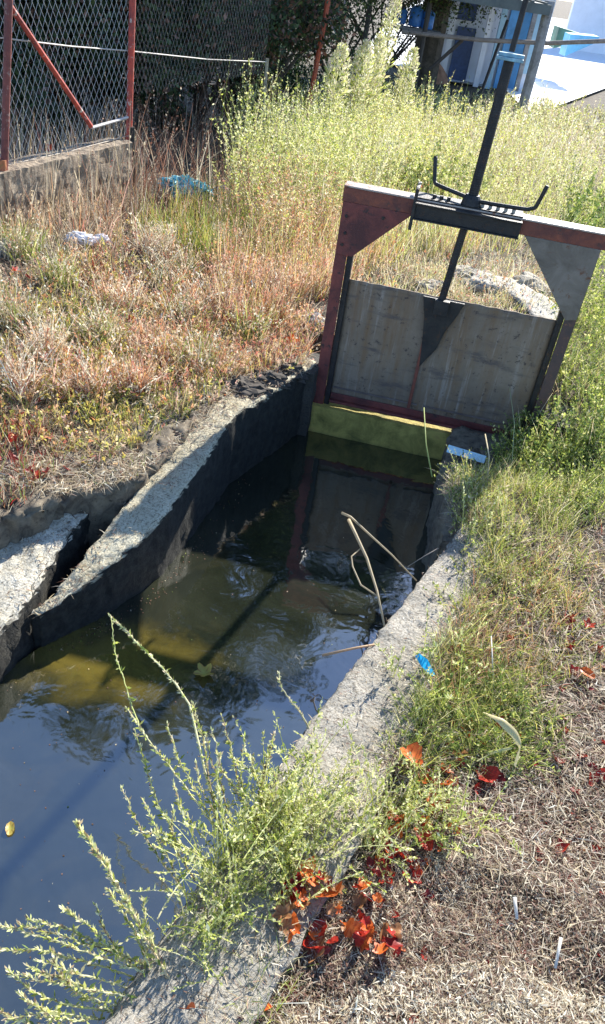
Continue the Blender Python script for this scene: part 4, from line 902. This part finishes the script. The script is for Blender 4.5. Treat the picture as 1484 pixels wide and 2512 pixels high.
def scum():
    acc = Acc(); n = 420; P = gp(np.r_[RNG.uniform(0, 900, n//2), RNG.uniform(80, 420, n-n//2)], np.r_[RNG.uniform(1250, 2400, n//2), np.zeros(n-n//2)], WZ+.002)
    h_ = n-n//2; t_ = RNG.uniform(0, .8, h_); P[-h_:, 0] = np.interp(t_, np.linspace(0, 1, len(LI)), [q[0] for q in LI])+.02+np.abs(RNG.normal(0, .035, h_)); P[-h_:, 1] = np.interp(t_, np.linspace(0, 1, len(LI)), [q[1] for q in LI])-.01; P[:, 2] = WZ+.002
    P = P[in_poly(P[:, 0], P[:, 1], PIT)]; k = len(P); D = RNG.normal(size=(k, 3)); D[:, 2] = 0
    D /= np.linalg.norm(D, axis=1, keepdims=True); s_ = np.c_[-D[:, 1], D[:, 0], np.zeros(k)]; z = RNG.uniform(.0015, .007, k)[:, None]
    v = np.stack([P, P+D*z*.5+s_*z*.35, P+D*z, P+D*z*.5-s_*z*.35], 1).reshape(-1, 3); acc.quads(v, np.arange(4*k).reshape(k, 4), np.repeat(pick(k, dict(brown=7, straw=1, green=1, grey=1)), 4, 0))
    tag(link('floating_scum', acc.mesh('floating_scum'), MG), kind='stuff')
scum()
# ================================================================== FALLEN LEAVES
def leaf_outline(kind, n=28):
    pts = []
    for i in range(n):
        an = 2*math.pi*i/n
        if kind == 0: r = .5+.16*abs(math.cos(2.5*an))**1.5-.12*abs(math.sin(2.5*an))
        elif kind == 1: r = .5*(1-.45*abs(math.sin(an)))*(1+.05*math.cos(9*an))
        else: r = .42+.2*abs(math.cos(1.5*an))+.04*math.cos(11*an)
        pts.append((r*math.cos(an), r*math.sin(an)))
    return pts
def leaf_mesh(kind, size, curl, col, col2):
    a = Acc(); o = leaf_outline(kind); n = len(o); V = [(0, 0, 0)]; C = [col]
    for ring in (.5, .8, 1.):
        for i, (x, y) in enumerate(o):
            x *= ring; y *= ring; z = curl*(abs(y)**1.3*.9)+curl*.5*x*x+.05*math.sin(5*x+3*y+kind)
            V.append((x, y, z)); k = random.random(); vn = .45 if (abs(y) < .035 or abs(abs(y)-abs(x)*.8) < .03) and x > -.3 else 1.; C.append([(col[j]*(1-k*ring)+col2[j]*k*ring)*(vn if j else vn**.5) for j in range(3)])
    F = [(0, 1+i, 1+(i+1) % n) for i in range(n)]
    for rg in range(2): F += [(1+rg*n+i, 1+(rg+1)*n+i, 1+(rg+1)*n+(i+1) % n, 1+rg*n+(i+1) % n) for i in range(n)]
    V = np.array(V)*size; a.add(V, F, np.array(C))
    a.tube([(-.45*size, 0, .0), (-.7*size, .02*size, .02*size), (-.95*size, .1*size, -.01*size)], .0008, 4, (.25, .1, .05))
    return smooth(a.mesh('fallen_leaf'))
REDS = dict(red=((.48, .04, .02), (.28, .02, .015)), orange=((.74, .19, .04), (.50, .08, .02)), dark=((.20, .018, .018), (.32, .03, .02)), brown=((.30, .14, .06), (.42, .22, .10)), olive=((.40, .38, .08), (.45, .25, .06)))
LM = {k: [leaf_mesh(i % 3, 1., random.uniform(.4, 1.1), *REDS[k]) for i in range(4)] for k in REDS}
def leaf_at(u, v, size, kind, label, group=None, lift=.012, tilt=None, z=None, name='fallen_leaf'):
    p = gp(np.array(float(u)), np.array(float(v)), z)
    if z is None and in_poly(p[0], p[1], PIT) and not in_poly(p[0], p[1], KERBZ): return None
    o = local_obj(name, random.choice(LM[kind]), MR, (p[0], p[1], p[2]+lift), 0, label, 'leaf', group, size)
    t = tilt if tilt is not None else .7; o.rotation_euler = (random.uniform(-t, t), random.uniform(-t, t), random.uniform(0, 6.28)); return o
leaf_at(1000, 1878, .055, 'orange', 'orange curled leaf lying at the outer edge of the bare kerb', tilt=.3, lift=.035)
leaf_at(1040, 2068, .062, 'red', 'bright scarlet leaf alone at the edge of the straw', tilt=.25, lift=.02)
leaf_at(1195, 1905, .05, 'red', 'dull red leaf below the pale twisted stalk')
leaf_at(1432, 1672, .05, 'orange', 'orange-red leaf standing upright near the right border', tilt=1.1, lift=.025)
leaf_at(745, 2160, .05, 'orange', 'topmost orange leaf of the pile, half behind green sprigs', tilt=.8, lift=.045)
leaf_at(798, 2215, .065, 'orange', 'large orange leaf in the middle of the red pile', tilt=.8, lift=.035)
leaf_at(715, 2290, .05, 'orange', 'orange leaf at the lower left of the red pile', tilt=.8, lift=.03)
leaf_at(775, 2330, .05, 'brown', 'brown curled leaf below the red pile')
leaf_at(215, 2500, .042, 'red', 'pinkish red leaf at the bottom edge on the kerb', tilt=.3, lift=.03)
leaf_at(460, 2500, .042, 'orange', 'orange leaf cut by the bottom edge right of the kerb', tilt=.3)
leaf_at(640, 2475, .045, 'orange', 'small orange leaf among green blades near the bottom edge')
leaf_at(1380, 2085, .035, 'red', 'small crimson leaf on the straw right of the scarlet one')
leaf_at(130, 440, .07, 'red', 'single red leaf caught in the dry stalks by the fence', tilt=1.2, lift=.22)
leaf_at(25, 2035, .04, 'olive', 'olive yellow leaf floating near the left border', z=WZ, tilt=.04, lift=.004)
leaf_at(500, 1655, .055, 'olive', 'yellow leaf floating under the longest seeding stem', z=WZ, tilt=.04, lift=.004)
leaf_at(712, 850, .06, 'orange', 'vermilion leaf at the left foot of the gate post', tilt=.8, lift=.03)
leaf_at(690, 790, .06, 'red', 'red leaf just above the vermilion one by the gate post', tilt=.8, lift=.03)
leaf_at(1490, 1650, .04, 'dark', 'dark red leaf cut by the right border')
for i in range(62):
    a_ = random.uniform(0, 6.28); r_ = math.sqrt(random.random()); leaf_at(830+150*r_*math.cos(a_)+60*math.sin(a_), 2265+105*r_*math.sin(a_), random.uniform(.014, .034), random.choice(['red', 'dark', 'orange', 'orange', 'red', 'brown']), 'small red or orange leaf in the pile below the green sprigs', 'red leaf pile below the sprigs', lift=random.uniform(.012, .045), tilt=.9)
for i in range(14):
    leaf_at(random.gauss(960, 50), random.gauss(2120, 45), random.uniform(.02, .04), random.choice(['dark', 'dark', 'red']), 'small dark red leaf in the shaded gap beside the scarlet leaf', 'dark leaves beside the scarlet leaf', tilt=.9)
for i in range(56):
    t_ = random.random(); leaf_at(960+190*t_+random.gauss(0, 35), 2130-330*t_+random.gauss(0, 30), random.uniform(.016, .036), random.choice(['red', 'dark', 'orange', 'orange', 'brown']), 'small red leaf in the row along the weed edge above the scarlet leaf', 'red leaves along the weed edge', tilt=.9)
for i in range(40):
    leaf_at(random.uniform(1100, 1484), random.uniform(1500, 1960), random.uniform(.016, .036), random.choice(['dark', 'red', 'dark', 'red', 'brown']), 'small red leaf scattered in the grass at the right border', 'red leaves scattered in the right grass', tilt=.9)
for i in range(26):
    leaf_at(random.uniform(950, 1484), random.uniform(2000, 2510), random.uniform(.010, .024), random.choice(['dark', 'red', 'brown', 'dark']), 'small dark red leaf scattered over the pale straw', 'red leaves scattered on the straw', tilt=.7, lift=.006)
for i in range(16):
    leaf_at(random.gauss(600, 60), random.gauss(2360, 70), random.uniform(.02, .04), random.choice(['dark', 'red', 'brown']), 'dark leaf under the sprigs left of the red pile', 'dark leaves left of the red pile', tilt=.8, lift=.005)
for i in range(34):
    leaf_at(random.uniform(20, 740), random.uniform(600, 900), random.uniform(.022, .05), random.choice(['dark', 'dark', 'red', 'brown']), 'small red leaf scattered in the orange grass of the left bank', 'red leaves scattered on the left bank', tilt=.9, lift=.03)
for i in range(22):
    leaf_at(random.gauss(50, 50), random.gauss(1110, 70), random.uniform(.02, .04), random.choice(['dark', 'red', 'dark']), 'dark red leaf in the patch at the left border above the slab', 'red leaves above the slab', tilt=.9, lift=.02)
for i in range(12):
    leaf_at(random.gauss(235, 30), random.gauss(1440, 18), random.uniform(.014, .028), random.choice(['brown', 'red', 'brown', 'orange']), 'brownish leaf washed up where the left wall end meets the water', 'leaves at the end of the left wall', tilt=.5, z=-.29, lift=.02)
# twisted dry leaf strip among the grass
def strip(pts, zs, w, col, label, name='dry_leaf_strip'):
    c = np.array(spx(pts, zs)); n = 24; d = np.r_[0, np.cumsum(np.linalg.norm(np.diff(c, axis=0), axis=1))]; t = np.linspace(0, d[-1], n); c = np.stack([np.interp(t, d, c[:, k]) for k in range(3)], 1)
    c[1:-1] = .25*c[:-2]+.5*c[1:-1]+.25*c[2:]; a = Acc(); V = []
    for i in range(n):
        ww = w*math.sin(math.pi*(i+1.5)/(n+2))**.6; an = 2.2*i/n
        s = np.array([math.cos(an), math.sin(an)*.5, .5*math.sin(an)])*ww
        V += [c[i]-s, c[i]+np.array([0, 0, ww*.4]), c[i]+s]
    F = [(3*i+j, 3*i+j+1, 3*i+j+4, 3*i+j+3) for i in range(n-1) for j in range(2)]
    a.add(np.array(V), F, col); o = link(name, smooth(a.mesh(name)), MR); return tag(o, label, 'dry leaf')
strip([(1188, 1748), (1225, 1765), (1262, 1800), (1278, 1830), (1262, 1880)], [.06, .07, .06, .05, .03], .013, (.66, .56, .30), 'pale twisted dry leaf lying across the green grass')
strip([(1170, 1868), (1210, 1845), (1255, 1835)], [.03, .04, .05], .007, (.55, .52, .25), 'small yellowish dry blade beside the twisted leaf')
# ================================================================== LITTER AND STONES
def crumple(name, c, size, m, label, cat, seed, amp=.35, sub=4, freq=3., rz=0):
    import bmesh
    bm = bmesh.new(); bmesh.ops.create_icosphere(bm, subdivisions=sub, radius=1)
    for v in bm.verts:
        p = v.co.copy(); d = noise.noise_vector(p*freq*.6+Vector((seed, 0, 0)))*amp+noise.noise_vector(p*freq*2+Vector((0, seed, 0)))*amp*.5; q = p+d
        rgd = abs(noise.noise(p*freq*1.3+Vector((0, 0, seed)))); q *= .8+.5*rgd
        v.co = Vector((q.x*size[0], q.y*size[1], max(q.z, -.6)*size[2]))
    bmesh.ops.rotate(bm, verts=bm.verts, cent=(0, 0, 0), matrix=Matrix.Rotation(rz, 3, 'Z'))
    me = bpy.data.meshes.new(name); bm.to_mesh(me); bm.free(); me.materials.append(m)
    for p in me.polygons: p.use_smooth = False
    o = bpy.data.objects.new(name, me); COL.objects.link(o); o.location = c; return tag(o, label, cat)
def plastic(name, col, var=.3):
    m, nt, b = mat(name, .45); co = coords(nt); L(nt, ramp(nt, noise_n(nt, co, 14, 8, .7), [(.35, tuple(x*(1-var) for x in col)), (.65, tuple(min(.9, x*(1+var)) for x in col))]), b.inputs['Base Color'])
    b.inputs['Subsurface Weight'].default_value = 0; return m
p = G(455, 497); crumple('plastic_bag', (p[0], p[1], p[2]+.09), (.185, .10, .085), plastic('turquoise_film', (.22, .58, .64), .25), 'crumpled turquoise plastic bag in the dry grass by the fence', 'plastic bag', 3, .4, 5, 4)
p = G(545, 492); crumple('plastic_bag', (p[0], p[1], p[2]+.06), (.08, .06, .05), plastic('lilac_film', (.50, .55, .68), .2), 'small pale lilac plastic scrap right of the turquoise bag', 'plastic scrap', 5, .5, 4, 4)
p = G(200, 632); crumple('paper_scrap', (p[0], p[1], p[2]+.05), (.085, .05, .035), plastic('white_film', (.80, .77, .76), .1), 'crumpled white plastic scrap on the left bank', 'plastic scrap', 9, .5, 4, 4)
p = G(248, 628); crumple('paper_scrap', (p[0], p[1], p[2]+.045), (.05, .04, .028), plastic('white_film2', (.74, .68, .66), .1), 'smaller pinkish white scrap touching the larger white one', 'plastic scrap', 12, .5, 4, 4)
p = G(768, 800); crumple('stone', (p[0], p[1], p[2]+.02), (.06, .06, .05), concrete('pale_stone', (.52, .5, .46), (.68, .66, .62)), 'pale stone against the left gate post', 'stone', 14, .25, 4, 2)
p = G(15, 640); crumple('stone', (p[0], p[1], p[2]+.02), (.09, .07, .06), concrete('lichen_stone', (.40, .42, .30), (.6, .6, .5)), 'lichen covered stone at the left border below the post sleeve', 'stone', 15, .25, 4, 2)
p = G(1035, 1652); a = Acc(); a.prism([(-.034, .010, 0), (-.028, .020, .006), (.0, .017, .004), (.036, -.010, 0), (.032, -.020, .0), (-.004, -.012, .004)], (0, 0, .003)); V = None
o = link('plastic_scrap', a.mesh('plastic_scrap'), plain('bright_blue_plastic', (.015, .42, .74), .3, .15)); o.location = (p[0], p[1], p[2]+.045); o.rotation_euler = (.35, .15, -.35); tag(o, 'bright blue plastic scrap in the grass beside the kerb', 'plastic scrap')
# pale blue strip with worn print lying at the gate's foot
q0 = gp(np.array(1098.), np.array(1100.), -.10); q1 = gp(np.array(1190.), np.array(1128.), -.10); dd = q1-q0; Lg = float(np.linalg.norm(dd)); a = Acc()
for i in range(10):
    a.box(((i+.5)*Lg/10, 0, .001*math.sin(i*2.1)), (Lg/10, .034, .007), None)
o = link('plastic_strip', a.mesh('plastic_strip'), None); me = o.data; me.materials.append(plain('pale_cyan_plastic', (.50, .72, .80), .4, .2, 90)); o.location = (q0[0], q0[1], -.10); o.rotation_euler = (.9, 0, math.atan2(dd[1], dd[0])); tag(o, 'pale blue plastic strip lying on the ground at the right foot of the gate', 'plastic strip')
# stones and rubble on the far bank, seen through the gate opening
MS = concrete('bank_stone', (.30, .27, .21), (.46, .42, .34), (.2, .17, .12), None, 1)
for i, (u, v, sx_, sy_, sz_, lab) in enumerate([(1165, 690, .22, .16, .10, 'largest grey boulder seen through the gate opening'), (1290, 712, .20, .16, .09, 'grey boulder right of the largest one, behind the gate'),
        (1060, 712, .12, .1, .07, 'small grey stone left of the boulder behind the gate'), (1300, 765, .07, .08, .035, 'small pale stone just above the right end of the gate leaf')]):
    p = G(u, v); crumple('stone', (p[0], p[1], p[2]+.0), (sx_, sy_, sz_), MS, lab, 'stone', 20+i, .22, 4, 1.6)
for i in range(26):
    u = random.gauss(500, 45); v = random.gauss(1010, 35); p = G(u, v)
    if in_poly(p[0], p[1]): continue
    s = random.uniform(.008, .022); crumple('stone', (p[0], p[1], p[2]+.004), (s, s*.8, s*.6), MS, 'small pale stone in the rubble above the left wall', 'stone', 60+i, .3, 2, 2)['group'] = 'rubble above the left wall'
# lumpy earth bank edge by the left gate foot
MSO = plain('dark_earth', (.06, .05, .04), .95, .4, 40)
for i, (x, y, s) in enumerate([(-.30, 3.10, .10), (-.22, 3.22, .09), (-.13, 3.34, .08)]):
    crumple('earth_clod', (x-.03, y, .0), (s, s, s*.45), MSO, ['dark earth clod on the left wall farthest from the gate', 'middle dark earth clod on the left wall top', 'dark earth clod touching the left gate post'][i], 'clod', 80+i, .4, 4, 2.5)

# ================================================================== LIGHT
SD = np.array([.41*math.cos(math.radians(32)), .91*math.cos(math.radians(32)), math.sin(math.radians(32))]); SD /= np.linalg.norm(SD)
w = bpy.data.worlds.new('World'); scene.world = w; w.use_nodes = True; nt = w.node_tree; bg = nt.nodes['Background']
sky = nt.nodes.new('ShaderNodeTexSky'); sky.sky_type = 'NISHITA'; sky.sun_disc = False; sky.sun_elevation = math.radians(32); sky.sun_rotation = math.atan2(SD[0], SD[1]); sky.air_density = .85; sky.dust_density = .2; sky.ozone_density = 4.
nt.links.new(sky.outputs[0], bg.inputs[0]); bg.inputs[1].default_value = .13
ld = bpy.data.lights.new('sun', 'SUN'); ld.energy = 5.0; ld.angle = math.radians(.6); ld.color = (1., .95, .86)
lo = bpy.data.objects.new('sun', ld); COL.objects.link(lo); lo.rotation_euler = Vector(SD).to_track_quat('Z', 'Y').to_euler(); lo.location = (6, 12, 9)
vs = scene.view_settings; vs.view_transform = 'Standard'; vs.look = 'None'; vs.exposure = 1.4; vs.gamma = 1.
scene.render.engine = 'CYCLES'; scene.cycles.max_bounces = 6; scene.cycles.transparent_max_bounces = 4
